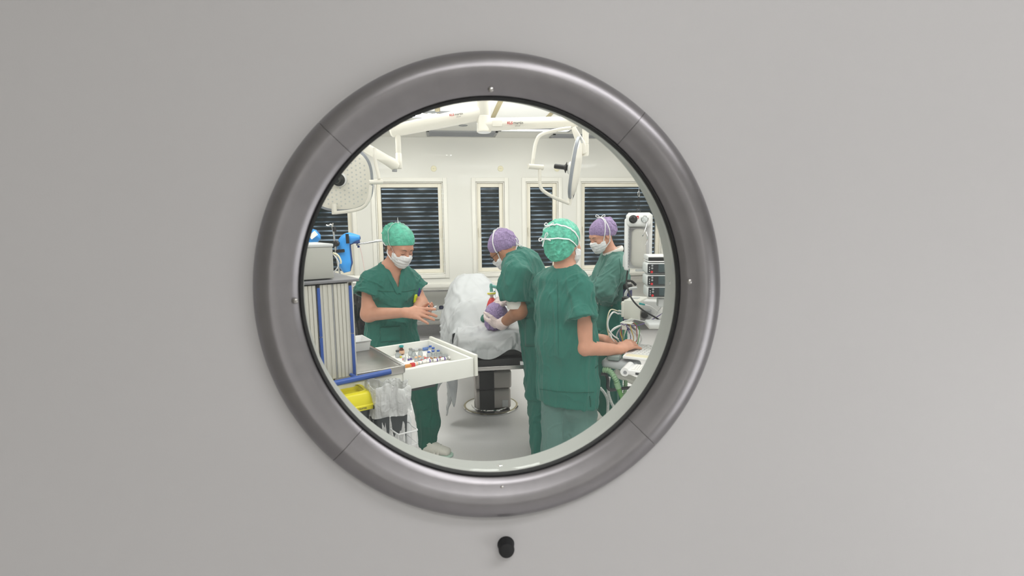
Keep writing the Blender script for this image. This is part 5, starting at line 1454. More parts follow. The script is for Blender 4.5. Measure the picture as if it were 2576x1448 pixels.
def head_shape(f, H):
    T = H.T; k = H.k; A = H.ax()
    f.ell(T(0, -.012, .028), (.075 * k, .095 * k, .088 * k), A, .0)
    f.ecap(T(0, .036, .02), T(0, .052, -.075), H.r, (.062 * k, .054 * k), (.042 * k, .040 * k), .03)
    f.ell(T(0, .072, -.096), (.026 * k, .023 * k, .021 * k), A, .03)
    for s in (-1, 1):
        f.cap(T(s * .056, -.004, -.05), T(s * .022, .062, -.09), .019 * k, .017 * k, .03)
        f.ell(T(s * .038, .070, -.03), (.024 * k, .024 * k, .024 * k), A, .025)
        f.ell(T(s * .032, .103, -.002), (.017 * k, .013 * k, .011 * k), A, .012, 'cut')
        f.ell(T(s * .032, .083, -.003), (.0155 * k, .0125 * k, .012 * k), A, .003)
        f.ell(T(s * .078, -.008, -.006), (.009 * k, .020 * k, .031 * k), A, .008)
        f.ell(T(s * .084, -.006, -.002), (.005 * k, .011 * k, .018 * k), A, .004, 'cut')
    f.cap(T(-.036, .084, .022), T(.036, .084, .022), .012 * k, None, .014)
    f.cap(T(0, .092, .004), T(0, .112, -.034), .008 * k, .013 * k, .012)
    for s in (-1, 1): f.ell(T(s * .013, .100, -.037), (.009 * k, .010 * k, .008 * k), A, .006)

def hand_shape(f, wrist, d, n, side, fingers, thumb, s=1.0, k=.004):
    """wrist point, d towards the fingertips, n out of the back of the hand; side +1 thumb along d x n; fingers: 4 x (splay, curl1, curl2, curl3) in degrees"""
    d = V(d).normalized(); n = V(n); n = (n - d * n.dot(d)).normalized(); t = d.cross(n) * side
    w = V(wrist)
    f.ecap(w - d * .01 * s, w + d * .03 * s, t, (.027 * s, .019 * s), (.032 * s, .017 * s), .02)
    f.ecap(w + d * .03 * s, w + d * .078 * s, t, (.032 * s, .017 * s), (.038 * s, .0125 * s), .015)
    base = [(.0295, .084), (.0100, .090), (-.0100, .087), (-.0285, .077)]
    seg = [(.040, .024, .020), (.044, .027, .021), (.040, .025, .020), (.032, .019, .017)]
    for i in range(4):
        bt, bd = base[i]; p = w + (t * bt + d * bd) * s; sp, *cu = fingers[i]
        a = math.radians(sp); dd = d * math.cos(a) + t * math.sin(a); ax = dd.cross(n).normalized()
        r = (.0101, .0104, .0098, .0087)[i] * s; f.cap(p - dd * .02 * s, p, r * 1.02, r * 1.08, .010)
        ang = 0
        for j in range(3):
            ang += math.radians(cu[j]); v = dd * math.cos(ang) - n * math.sin(ang)
            q = p + v * seg[i][j] * s; f.cap(p, q, r * (1.02 - .07 * j), r * (.95 - .07 * j), k if j else .006); p = q
    p = w + (d * .022 + t * .026 - n * .004) * s
    q = w + (d * .030 + t * .012) * s; f.cap(q, p + (d * .02 + t * .012) * s, .016 * s, .013 * s, .014)
    v1, v2, v3 = thumb
    for L, v, r in ((.042, v1, .0125), (.031, v2, .0105), (.025, v3, .0092)):
        v = (d * v[0] + t * v[1] + n * v[2]).normalized(); q = p + v * L * s; f.cap(p, q, r * s, r * .92 * s, .006); p = q

def bounds(pts, pad):
    return [min(p[i] for p in pts) - pad for i in range(3)], [max(p[i] for p in pts) + pad for i in range(3)]

def cap_mesh(H, m, par, seed, puff=1.0, back=.0, name='surgical_cap', front=.050, nape=-.075, h=.004, low=0.0):
    k = H.k; f = Field(*bounds([H.T(0, 0, .03)], .24), h); A = H.ax()
    f.ell(H.T(0, -.016, .040), (.0885 * k * puff, .107 * k, .096 * k * puff), A)
    f.ell(H.T(0, -.062 - back, .030), (.080 * k * puff, .070 * k, .080 * k * puff), A, .05)
    if low: f.ell(H.T(0, -.045, -.02 - low), (.072 * k * puff, .070 * k, .075 * k), A, .04)
    n_ = V((0, front - nape, 0)); nv = (H.u * .215 - H.f * (front - nape)).normalized()
    f.plane(H.T(0, .105, front), nv)
    vs, fs = f.mesh(1); N = normals(vs, fs)
    c = np.array(H.T(0, -.10 - back, .035)); dist = np.linalg.norm(vs - c, axis=1)
    low = (vs - np.array(H.T(0, .105, front))) @ np.array(nv)              # height over the brim
    msk = np.clip(low / .03, 0, 1)
    # gathers running from the crown to the brim
    rel = (vs - np.array(H.T(0, -.03, 0)))
    a = np.arctan2(rel @ np.array(H.r), rel @ np.array(H.f)); up = rel @ np.array(H.u)
    bk = np.clip((-(rel @ np.array(H.f)) - .0) / .08, 0, 1)
    g = np.sin(a * 13 + seed + 2.2 * vnoise(vs * 14, seed)) * .0022 * (0.35 + bk)
    d = g * msk + crease(vs, .0046, .040, axis=tuple(H.f + H.u * .5), along=2.2, seed=seed, sharp=1.2) * (0.25 + .75 * bk) * msk + crease(vs, .0012, .016, along=2, seed=seed + 4) * msk * (.4 + bk)
    vs = vs + N * d[:, None]
    o = np_obj(name, vs, fs, m, par)
    # rolled brim
    return o, (vs, fs)

def mask_mesh(H, par, seed=0):
    k = H.k; A = H.ax(); f = Field(*bounds([H.T(0, .04, -.05)], .14), .0035)
    f.ell(H.T(0, .046, -.052), (.0695 * k, .073 * k, .070 * k), A)
    f.cap(H.T(0, .092, .0), H.T(0, .116, -.032), .011 * k, .015 * k, .03)
    f.ell(H.T(0, .078, -.092), (.036 * k, .034 * k, .036 * k), A, .03)
    f.plane(H.T(0, .10, -.019), -H.u + H.f * .18)
    f.plane(H.T(0, .018, 0), H.f + H.u * .10)
    f.plane(H.T(0, .0, -.123), H.u + H.f * .25)
    vs, fs = f.mesh(2); N = normals(vs, fs)
    z = (vs - np.array(H.o)) @ np.array(H.u) / k; x = np.abs((vs - np.array(H.o)) @ np.array(H.r)) / k
    d = .0008 * np.sin(z * 2 * PI / .024)
    vs = vs + N * (d + crease(vs, .0015, .02, axis=tuple(H.r), along=3, seed=seed))[:, None]
    o = np_obj('face_mask', vs, fs, MASKM, par); return o, (vs, fs)

def wrap(bv, c, way, off=.0045, n=10, R=.4):
    """polyline that hugs a surface: way = points near it, pulled onto it towards centre c"""
    out = []
    for a, b in zip(way[:-1], way[1:]):
        for i in range(n): out.append(V(a).lerp(V(b), i / n))
    out.append(V(way[-1])); res = []; R = .20
    for p in out:
        d = (p - V(c)).normalized(); h = bv.ray_cast(V(c) + d * R, -d, R)
        res.append(h[0] + d * off if h[0] else p)
    return res
def tie(pts, par, r=.0036, name='mask_tie', m=None):
    MB().tube(pts, r, 8, flat=.32).build(name, m or TIE, par)
def bow(c, x, y, par, s=1.0):
    c = V(c); x = V(x).normalized(); y = V(y).normalized(); z = x.cross(y)
    for sg in (-1, 1):
        MB().tube(spline([c, c + (x * sg * .020 + y * .018) * s, c + (x * sg * .034 + y * .022) * s, c + (x * sg * .036 + y * .008 + z * .004) * s, c + (x * sg * .016 + y * .002 + z * .004) * s, c], 5), .0032 * s, 8, flat=.4).build('bow_loop', TIE, par)
        MB().tube(spline([c, c + (x * sg * .018 - y * .014) * s, c + (x * sg * .034 - y * .03) * s], 5), .0036 * s, 8, flat=.4).build('bow_tail', TIE, par)
    MB().lathe(c - z * .003, z, [(.004 * s, 0), (.006 * s, .003), (.004 * s, .007), (0, .008)], 10).build('bow_knot', TIE, par)

def screen_cast(bv, px, py):
    d = ray(px, py).normalized(); h = bv.ray_cast(CAM, d, 20)
    return (h[0], h[1]) if h[0] else (None, None)
def patch(bv, x0, y0, x1, y1, name, m, par, off=.006, n=14, slant=0.0, sk=0.0):
    """a cloth patch sewn on: lies on the garment surface"""
    rows = []
    for i in range(n + 1):
        row = []
        for j in range(n + 1):
            u, v = j / n, i / n
            px = x0 + (x1 - x0) * u + sk * v; py = y0 + (y1 - y0) * v + slant * (u - .5)
            p, nn = screen_cast(bv, px, py)
            if p is None: return None
            row.append(p + nn * off)
        rows.append(row)
    return MB().grid(rows).build(name, m, par, smooth=True, thick=.006)
def seam(bv, pts, name, m, par, r=.0018, off=.001, n=12):
    out = []
    for a, b in zip(pts[:-1], pts[1:]):
        for i in range(n):
            p, nn = screen_cast(bv, a[0] + (b[0] - a[0]) * i / n, a[1] + (b[1] - a[1]) * i / n)
            if p is not None: out.append(p + nn * off)
    if len(out) > 3: return MB().tube(out, r, 6).build(name, m, par)
DARKG = mat('dark green seam', (30, 90, 76), rough=.9)

def shoe(par, heel, toe, m, sole):
    h = V((heel[0], heel[1], 0)); t = V((toe[0], toe[1], 0)); d = (t - h).normalized(); L = (t - h).length
    f = Field(*bounds([h, t + V((0, 0, .12))], .09), .005); s = V((-d.y, d.x, 0))
    f.ecap(h + d * .03 + Z * .045, h + d * L * .35 + Z * .05, s, (.036, .036), (.040, .042), .02)
    f.ecap(h + d * L * .35 + Z * .048, h + d * (L - .04) + Z * .032, s, (.041, .042), (.045, .026), .03)
    f.cap(h + d * .035 + Z * .06, h + d * .035 + Z * .10, .036, .036, .02)
    f.plane((0, 0, .012), (0, 0, 1))
    vs, fs = f.mesh(2); o = np_obj('shoe', vs, fs, m, par)
    q = MB(); rows = []
    for z, e in ((.001, .0), (.004, .003), (.014, .003), (.018, 0)):
        r_ = []
        for i in range(28):
            a = 2 * PI * i / 28; ct, sn = math.cos(a), math.sin(a)
            r_.append(h + d * (L / 2 + (L / 2 + e) * math.copysign(abs(ct) ** .8, ct)) + s * ((.044 + e) * math.copysign(abs(sn) ** .8, sn) * (1 if ct > 0 else .86)) + Z * z)
        rows.append(r_)
    q.grid(rows, closed_u=True); q.f.append(tuple(range(27, -1, -1))); q.f.append(tuple(84 + i for i in range(28)))
    q.build('sole', sole, o)
    st = MB()
    for k in (.42, .55):
        st.tube([h + d * L * k + s * (math.cos(a) * .047) + Z * (.018 + math.sin(a) * (.075 - .03 * (k - .3) * 2)) for a in [PI * i / 12 for i in range(13)]], .009, 8, flat=.3)
    st.build('shoe_strap', m, o)
    return o

def garment(name, fld, m, par, folds, smooth=1, calm=()):
    vs, fs = fld.mesh(smooth); N = normals(vs, fs); d = np.zeros(len(vs))
    for amp, size, ax, along, seed, mk in folds:
        mm = None if mk is None else np.clip(sum(near(vs, p, r) for p, r in mk), 0, 1)
        d += crease(vs, amp, size, axis=ax, along=along, seed=seed, mask=mm)
    for p, r in calm: d = d * (1 - near(vs, p, r))
    vs = vs + N * d[:, None]
    vs = relax(vs, fs, .3)
    return np_obj(name, vs, fs, m, par), bvh_of((vs, fs)), (vs, fs)
VOX = .004

def eyes_brows(H, par, bm):
    bv = bvh_of(bm)
    def on(x, z, off):
        o = H.T(x, .30, z); h = bv.ray_cast(o, -H.f, .4); return h[0] + H.f * off if h[0] else H.T(x, .1, z)
    for s in (-1, 1):
        MB().tube([on(s * (.014 + .036 * t), .020 + .006 * math.sin(t * 2.6), .0008) for t in [i / 8 for i in range(9)]], [.0016, .0024, .0026, .0026, .0025, .0022, .0019, .0014, .0008], 8, flat=.6).build('eyebrow', HAIR, par)
        MB().tube([on(s * (.019 + .027 * t), -.007 - .004 * math.sin(PI * t), .0006) for t in [i / 8 for i in range(9)]], [.0006] + [.0014] * 7 + [.0006], 6).build('eyelashes', mat('dark lashes', (40, 28, 24), rough=.6), par)

# ------------------------------------------------------------------ the nurse preparing medicine
D1 = 3.5
n1 = thing('person', 'person in short sleeved green scrubs and green cap preparing medicine over the open drawer', 'person', (W(988, 900, D1).x, W(988, 900, D1).y, 0))
f1 = (-HD * .86 + R0 * .50); l1 = (R0 * .86 + HD * .50)         # facing, and her own left
H1 = Head(W(1006, 618, D1 - .05), (-HD * .66 + R0 * .72 - Z * .58), (0, 0, 1), .98)
hipc = W(987, 858, D1); wst = W(984, 795, D1); chs = W(985, 738, D1); shl = W(985, 692, D1)
sR = W(934, 709, D1 - .08); eR = W(927, 790, D1 - .12); wR = W(1022, 786, D1 - .34)
sL = W(1031, 706, D1 + .09); eL = W(1058, 764, D1 + .06); wL = W(1046, 791, D1 - .24)
hipA = W(958, 885, D1); kneA = W(957, 985, D1 + .02); ankA = W(952, 1108, D1 + .05)
hipB = W(1028, 890, D1); kneB = W(1071, 992, D1 - .06); ankB = W(1076, 1112, D1 - .04)
neck = W(987, 671, D1)
fb = Field(*bounds([H1.T(0, 0, .14), ankA - Z * .08, ankB - Z * .1, sR, eR, wR, wL, W(1080, 790, D1 - .35), eL], .10), VOX)
head_shape(fb, H1)
fb.cap(H1.T(0, -.02, -.05), neck - Z * .03, .050, .056, .03)
fb.ecap(neck - Z * .01, chs, l1, (.10, .06), (.135, .088), .04)
fb.ecap(chs, wst, l1, (.14, .09), (.125, .09), .05); fb.ecap(wst, hipc, l1, (.125, .09), (.155, .10), .05)
for a, b_, c in ((sR, eR, wR), (sL, eL, wL)):
    fb.cap(a, b_, .060, .049, .04); fb.cap(b_, c, .047, .029, .03)
for a, b_, c in ((hipA, kneA, ankA), (hipB, kneB, ankB)):
    fb.cap(a, b_, .078, .055, .04); fb.cap(b_, c, .055, .038, .03)
dR = (W(1076, 789, D1 - .36) - wR)
hand_shape(fb, wR, dR, -HD * .8 + Z * .55, -1, [(2, -4, 8, 6), (-3, 14, 18, 10), (-9, 12, 14, 10), (-22, 8, 12, 10)], ((.8, .35, -.6), (.9, .05, -.5), (.9, 0, -.4)), 1.06)
dL = (W(1084, 786, D1 - .27) - wL)
hand_shape(fb, wL, dL, -Z * .7 + HD * .6, 1, [(4, 25, 35, 20), (0, 30, 40, 20), (-4, 35, 45, 20), (-8, 40, 45, 20)], ((.8, .5, -.3), (.9, .1, -.5), (.9, -.1, -.5)), .95)
vs, fs = fb.mesh(1); b1 = np_obj('body', vs, fs, SKIN, n1); bv1m = (vs, fs)
eyes_brows(H1, b1, bv1m)
cap1, cm = cap_mesh(H1, CAPGREEN, n1, 3, puff=1.03, back=.026, front=.068, nape=-.06)
msk1, mm = mask_mesh(H1, n1)
bvh1 = bvh_of(cm, mm, bv1m); cc = H1.T(0, -.02, 0)
for s in (-1, 1):
    tie(wrap(bvh1, cc, [H1.T(s * .064, .040, -.034), H1.T(s * .088, .00, .02), H1.T(s * .080, -.055, .085), H1.T(s * .004, -.095, .145)]), n1)
    tie(wrap(bvh1, cc, [H1.T(s * .060, .03, -.085), H1.T(s * .078, -.01, -.06), H1.T(s * .072, -.06, -.02), H1.T(s * .01, -.14, .02)]), n1)
bow(wrap(bvh1, cc, [H1.T(0, -.095, .145), H1.T(0, -.1, .145)], .006)[0], H1.f * .5 + H1.r * .3, -H1.f + H1.u, n1, .8)
bow(wrap(bvh1, cc, [H1.T(.01, -.14, .02), H1.T(.01, -.141, .02)], .006)[0], H1.r, H1.u, n1, .9)
f = Field(*bounds([H1.T(0, -.07, -.06)], .10), .005); f.ell(H1.T(0, -.075, -.055), (.055, .035, .040), H1.ax()); f.ell(H1.T(.0, -.105, -.075), (.03, .028, .035), H1.ax(), .02)
vs, fs = f.mesh(); N = normals(vs, fs); np_obj('hair', vs + N * crease(vs, .003, .01, along=5, seed=4)[:, None], fs, HAIR, n1)
# tunic
g = Field(*bounds([W(985, 668, D1), W(985, 905, D1), sR, sL, W(905, 745, D1 - .1), W(1070, 725, D1)], .15), .005)
g.ecap(neck - Z * .012, shl - Z * .015, l1, (.085, .062), (.150, .085), .03)
g.ecap(shl - Z * .01, chs, l1, (.150, .088), (.162, .118), .05)
g.ecap(chs, wst, l1, (.165, .120), (.162, .122), .05); g.ecap(wst, hipc - Z * .02, l1, (.165, .122), (.188, .135), .05)
g.ecap(hipc - Z * .02, W(990, 905, D1), l1, (.19, .137), (.19, .138), .03)
hR = W(922, 744, D1 - .12); hL = W(1049, 730, D1 + .10)
def sleeve(g, segs, hem, sh, n, inner, k=.035):
    """a sleeve of its own, cut off at the hem and hollow there, then joined to the garment"""
    q = Field.__new__(Field); q.lo, q.h, q.n = g.lo, g.h, g.n; q.d = np.full(g.n, 1.0, np.float32)
    for a, b_, ra, rb in segs: q.cap(a, b_, ra, rb, .045)
    q.plane(hem, -V(n)); ax_d = (hem - sh).normalized()
    sl, x, y, z = q.sub(*bounds([hem], inner * 2))
    px_, py_, pz_ = x - hem.x, y - hem.y, z - hem.z
    al = px_ * ax_d.x + py_ * ax_d.y + pz_ * ax_d.z
    rr_ = np.sqrt(np.maximum((px_ - al * ax_d.x) ** 2 + (py_ - al * ax_d.y) ** 2 + (pz_ - al * ax_d.z) ** 2, 0))
    q.d[sl] = np.maximum(q.d[sl], -np.maximum(rr_ - inner, -(al + .055)).astype(np.float32))
    h = np.maximum(k - np.abs(g.d - q.d), 0) / k
    g.d = np.minimum(g.d, q.d) - h * h * k / 4
sleeve(g, [(W(950, 697, D1 - .03), sR, .062, .070), (sR, hR, .070, .083), (hR, hR + (hR - sR) * .8, .083, .088)], hR, sR, (hR - sR).normalized() * .9 - l1 * .05, .073)
sleeve(g, [(W(1022, 697, D1 + .05), sL, .060, .064), (sL, hL, .064, .074), (hL, hL + (hL - sL) * .8, .074, .08)], hL, sL, (hL - sL).normalized(), .062)
# neckline: a V in front
zb = W(1006, 735, D1 - .13).z; vb = W(1006, 735, D1 - .13); ac = f1.normalized()
lx = l1.normalized()
def vcut(x, y, z):
    u = (x - vb.x) * lx.x + (y - vb.y) * lx.y; fr = (x - neck.x) * ac.x + (y - neck.y) * ac.y
    wdt = (z - zb) * .40
    return np.maximum(np.abs(u) - np.maximum(wdt, 0) , -(fr - .0)) if False else np.maximum(np.maximum(np.abs(u) - wdt, -fr + .01), zb - z)
g.func(vcut)
# collar hole round the neck
g.cap(neck - Z * .03, neck + Z * .12, .056, .068, .0, 'cut')
tun1, tb1, tm1 = garment('scrub_tunic', g, GREEN, n1, [
    (.0065, .075, (.25, 0, 1), 2.6, 1, None), (.010, .06, tuple(sR - chs), 3.2, 5, [(sR - Z * .05 + f1 * .03, .11), (sL - Z * .04, .10)]),
    (.009, .05, (1, .3, -.2), 3, 9, [(wst, .16)]), (.002, .028, (.2, .1, 1), 3, 14, None)], calm=[(neck, .10), (vb, .06), (hR, .05), (hL, .05)])
# V band, seam, pocket
for s in (-1, 1):
    top_ = neck + lx * (s * .070) + ac * .012 + Z * .022; L = []
    for i in range(15):
        t_ = i / 14; p = top_.lerp(vb + ac * .006, t_) + ac * (.055 * math.sin(PI * min(1, t_ * 1.0)) * .55)
        h = tb1.find_nearest(p); L.append(h[0] + h[1] * .002 if h[0] else p)
    MB().tube(L, .016, 8, flat=.24, hint=tuple(lx)).build('neck_band', GREEN, tun1)
seam(tb1, [(948, 731), (985, 733), (1020, 733), (1050, 727)], 'chest_seam', DARKG, tun1, .0016)
patch(tb1, 957, 821, 1007, 858, 'lower_pocket', GREEN, tun1, .005, slant=-4)
seam(tb1, [(957, 822), (980, 821), (1007, 818)], 'pocket_hem', DARKG, tun1, .0025, .009)
pk = patch(tb1, 1041, 742, 1056, 768, 'chest_pocket', GREEN, tun1, .004, n=8, sk=-6)
ynote = patch(tb1, 1041, 740, 1047, 760, 'note_card', mat('lime card', (200, 220, 30), rough=.5), None, .010, n=6, sk=-3)
if ynote: tag(ynote, 'lime yellow card sticking out of the breast pocket of the nurse at the drawer', 'card')
for k, (a, b_) in enumerate((((1052, 743), (1056, 724)), ((1054, 744), (1059, 730)))):
    p, _ = screen_cast(tb1, *a); q_ = W(b_[0], b_[1], D1 - .11)
    if p is None: p = W(a[0], a[1], D1 - .1)
    tag(MB().tube([p - HD * .012, q_], .0045, 8).build('pen', mat('navy pen', (40, 44, 120), rough=.3)), ['navy pen clipped in the breast pocket, taller one', 'navy pen clipped in the breast pocket, shorter one'][k], 'pen', 'pens in the breast pocket')
seam(tb1, [(899, 735), (925, 742), (953, 743)], 'sleeve_hem', DARKG, tun1, .0016)
# trousers
g = Field(*bounds([hipA + Z * .05, hipB + Z * .05, ankA - Z * .05, ankB - Z * .05], .13), .0055)
g.ecap(hipc - Z * .02, W(990, 895, D1), l1, (.175, .125), (.165, .125), .03)
g.cap(hipA, kneA, .098, .088, .03); g.cap(kneA, ankA, .088, .072, .03)
g.cap(hipB, W(1062, 955, D1 - .04), .100, .098, .03); g.cap(W(1062, 955, D1 - .04), W(1078, 1060, D1 - .05), .096, .080, .04); g.cap(W(1078, 1060, D1 - .05), ankB - Z * .0, .080, .060, .03)
g.plane(ankB - Z * .03, (0, 0, 1))
tr1, tb, tm = garment('trousers', g, mat('dark green scrub cotton', (16, 88, 74), rough=.85, sheen=.1, vary=(7, .05), bump=(380, .04)), n1, [(.006, .07, (.1, 0, 1), 3, 21, None), (.007, .022, (.1, 0, 1), 1.6, 23, [(ankB, .07), (ankA, .07)]), (.006, .05, (1, 0, .4), 2.5, 25, [(kneB - Z * .1, .12)])])
SHOEM = mat('off white clog', (214, 212, 204), rough=.5, vary=(150, .05)); SOLEM = mat('mint sole', (186, 214, 200), rough=.5)
hl = onZ(1066, 1143, 0); te = onZ(1139, 1147, 0)
shoe(n1, (hl.x, hl.y), (te.x, te.y), SHOEM, SOLEM)
hl2 = ankA + f1 * -.05; te2 = ankA + f1 * .20; shoe(n1, (hl2.x, hl2.y), (te2.x, te2.y), SHOEM, SOLEM)
MB().tube([ankB + Z * .01, ankB - Z * .06], [.050, .047], 18).build('sock', mat('pale sock', (214, 210, 200), rough=.9, bump=(200, .2)), n1)
# syringe in her fingers
sa = W(1080, 782, D1 - .31); sb = W(1099, 769, D1 - .31); sd = (sb - sa).normalized()
t = thing('syringe', 'slim clear syringe held between the fingers of the nurse at the drawer', 'syringe', sa)
MB().lathe(sa, sd, [(.0055, 0), (.0065, .002), (.0065, .05), (.003, .054), (.003, .058)], 12).build('barrel', clear_mat('syringe plastic', (236, 238, 242), .8, .10), t)
MB().lathe(sa - sd * .012, sd, [(.007, 0), (.007, .002), (.003, .003), (.003, .014)], 12).build('plunger', mat('pale blue plastic', (140, 190, 220), rough=.4), t)
MB().tube([sa + sd * .058, sb + sd * .012], [.0012, .001], 6).build('needle', CHROME, t)

# ------------------------------------------------------------------ the nurse in the green cap, seen from behind
D3 = 3.05
n3 = thing('person', 'person seen from behind in green scrubs and shiny green cap typing on the keyboard', 'person', (W(1425, 1000, D3).x, W(1425, 1000, D3).y, 0))
f3 = HD * .80 + R0 * .60; r3 = R0 * .80 - HD * .60
H3 = Head(W(1420, 612, D3 - .0), HD * .72 + R0 * .69 - Z * .05, (0, 0, 1), 1.0)
neck = W(1424, 684, D3); shl = W(1421, 703, D3); chs = W(1424, 765, D3); wst = W(1425, 860, D3); hip = W(1428, 960, D3)
sR = W(1464, 724, D3 - .10); eR = W(1471, 874, D3 - .14); wR = W(1556, 880, D3 - .02)
sL = W(1370, 712, D3 + .10); eL = W(1420, 840, D3 + .28); wL = W(1522, 854, D3 + .13)
hA = W(1404, 1010, D3); kA = W(1402, 1130, D3); aA = V((kA.x, kA.y, .08))
hB = W(1462, 1010, D3); kB = W(1458, 1130, D3 - .05); aB = V((kB.x, kB.y, .08))
fb = Field(*bounds([H3.T(0, 0, .14), aA - Z * .08, aB, sR, eR, wR, wL, sL, W(1625, 872, D3 + .05), W(1580, 866, D3 + .1)], .10), VOX)
head_shape(fb, H3); fb.cap(H3.T(0, -.025, -.05), neck - Z * .03, .053, .060, .03)
fb.ecap(neck - Z * .01, chs, r3, (.10, .06), (.145, .09), .04); fb.ecap(chs, wst, r3, (.145, .09), (.135, .09), .05); fb.ecap(wst, hip, r3, (.135, .09), (.155, .11), .05)
fb.cap(sR, eR, .058, .046, .03); fb.cap(eR, wR, .049, .032, .012); fb.cap(sL, eL, .060, .050, .04); fb.cap(eL, wL, .047, .030, .03)
for a, b_, c in ((hA, kA, aA), (hB, kB, aB)): fb.cap(a, b_, .08, .058, .04); fb.cap(b_, c, .056, .04, .03)
dR = W(1590, 862, D3 + .02) - wR
hand_shape(fb, wR, dR, Z * .86 - HD * .42, -1, [(6, 30, 30, 14), (2, 34, 32, 14), (-3, 34, 28, 12), (-9, 26, 8, 6)], ((.8, .5, -.3), (.95, .1, -.3), (1, 0, -.2)), 1.05)
dL = W(1564, 866, D3 + .18) - wL
hand_shape(fb, wL, dL, Z * .8 - HD * .3, 1, [(4, 12, 20, 12), (0, 16, 22, 14), (-4, 16, 22, 14), (-9, 14, 18, 12)], ((.8, .5, -.4), (.95, .1, -.3), (1, 0, -.2)), 1.0)
vs, fs = fb.mesh(1); b3 = np_obj('body', vs, fs, SKIN, n3); bm3 = (vs, fs)
cap3, cm = cap_mesh(H3, CAPGREEN, n3, 11, puff=1.08, back=.010, front=.050, nape=-.125, low=.03)
msk3, mm = mask_mesh(H3, n3, 3)
bvh3 = bvh_of(cm, mm, bm3); cc = H3.T(0, -.02, 0)
tie(wrap(bvh3, cc, [H3.T(.064, .040, -.034), H3.T(.088, .0, .03), H3.T(.07, -.07, .075), H3.T(-.02, -.12, .085), H3.T(-.075, -.06, .06), H3.T(-.08, .0, .02), H3.T(-.064, .040, -.034)]), n3, .0044)
tie(wrap(bvh3, cc, [H3.T(.060, .03, -.07), H3.T(.084, -.0, -.012), H3.T(.072, -.07, .018), H3.T(-.01, -.14, .02), H3.T(-.075, -.07, .01), H3.T(-.08, .0, -.01), H3.T(-.06, .03, -.07)]), n3, .0044)
tie(wrap(bvh3, cc, [H3.T(.064, .040, -.034), H3.T(.080, .022, -.045), H3.T(.060, .03, -.085)]), n3, .004)
bow(wrap(bvh3, cc, [H3.T(-.015, -.12, .088), H3.T(-.015, -.121, .088)], .006)[0], H3.r, H3.u * .9 + H3.r * .4, n3, .85)
bow(wrap(bvh3, cc, [H3.T(-.02, -.14, .02), H3.T(-.02, -.141, .02)], .006)[0], H3.r * .8 + H3.u * .5, H3.u * .8 - H3.r * .5, n3, 1.0)
g = Field(*bounds([W(1421, 660, D3), W(1430, 1040, D3), sR, sL, W(1490, 810, D3 - .15)], .16), .005)
g.ecap(neck - Z * .008, shl - Z * .012, r3, (.078, .064), (.135, .085), .03)
g.ecap(shl - Z * .01, chs, r3, (.150, .095), (.185, .125), .05); g.ecap(chs, wst, r3, (.186, .125), (.186, .130), .05); g.ecap(wst, hip, r3, (.186, .130), (.196, .140), .05); g.ecap(hip, W(1430, 1075, D3), r3, (.196, .140), (.198, .142), .03)
hR = W(1462, 804, D3 - .16); hL = W(1378, 800, D3 + .20)
sleeve(g, [(W(1440, 708, D3 - .05), sR, .054, .060), (sR, hR, .060, .078), (hR, hR + (hR - sR) * .7, .078, .086)], hR, sR, (hR - sR).normalized() + r3 * .22, .066)
sleeve(g, [(W(1392, 706, D3 + .05), sL, .062, .066), (sL, hL, .066, .08), (hL, hL + (hL - sL) * .7, .08, .086)], hL, sL, (hL - sL).normalized(), .068)
hm = W(1428, 1008, D3); g.plane(hm, V((0, 0, 1)) + R0 * .03)
g.cap(neck - Z * .02, neck + Z * .15, .060, .068, 0, 'cut')
tun3, tb3, _ = garment('scrub_tunic', g, GREEN, n3, [(.0075, .11, (.1, 0, 1), 4.5, 31, None), (.012, .07, tuple(sR - wst), 3.5, 35, [(sR - Z * .08, .13), (sL - Z * .1, .14)]), (.006, .05, (.1, 0, 1), 4, 38, [(shl - HD * .1, .16)]), (.0018, .03, (.2, .1, 1), 3, 39, None)], calm=[(neck, .10), (hR, .05)])
seam(tb3, [(1402, 700), (1403, 760), (1404, 830), (1405, 900)], 'back_seam', DARKG, tun3, .0009)
seam(tb3, [(1358, 978), (1400, 984), (1450, 987), (1498, 986)], 'hem_seam', DARKG, tun3, .0015)
seam(tb3, [(1433, 803), (1460, 795), (1485, 789)], 'sleeve_hem', DARKG, tun3, .0016)
seam(tb3, [(1497, 925), (1505, 918), (1511, 912)], 'pocket_edge', DARKG, tun3, .003)
seam(tb3, [(1483, 996), (1485, 1008), (1486, 1024)], 'side_slit', DARKG, tun3, .003)
L = []
for i in range(25):
    a = PI * (-.30 + 1.6 * i / 24); p = neck + r3.normalized() * (math.cos(a) * .07) - f3.normalized() * (math.sin(a) * .064) + Z * .02
    h = tb3.find_nearest(p); L.append(h[0] + h[1] * .003)
MB().tube([p + Z * .004 - f3.normalized() * .002 for p in L], .021, 10, flat=.3, hint=(0, 0, 1)).build('neck_band', mat('green neck band', (34, 96, 82), rough=.85), tun3)
g = Field(*bounds([hA + Z * .1, hB + Z * .1, aA - Z * .02, aB], .13), .006)
g.ecap(hip - Z * .02, W(1430, 1015, D3), r3, (.16, .11), (.155, .11), .03)
for a, b_, c in ((hA, kA, aA), (hB, kB, aB)): g.cap(a, b_, .094, .096, .02); g.cap(b_, c, .096, .085, .02)
g.plane((0, 0, .05), (0, 0, 1))
tr3, tb, _ = garment('trousers', g, GREENP, n3, [(.006, .07, (.05, 0, 1), 4, 41, None), (.006, .05, (1, 0, .3), 3, 43, [(hA - Z * .15, .15)])])
for a in (aA, aB): p = a - f3 * .05; q_ = a + f3 * .2; shoe(n3, (p.x, p.y), (q_.x, q_.y), SHOEM, SOLEM)

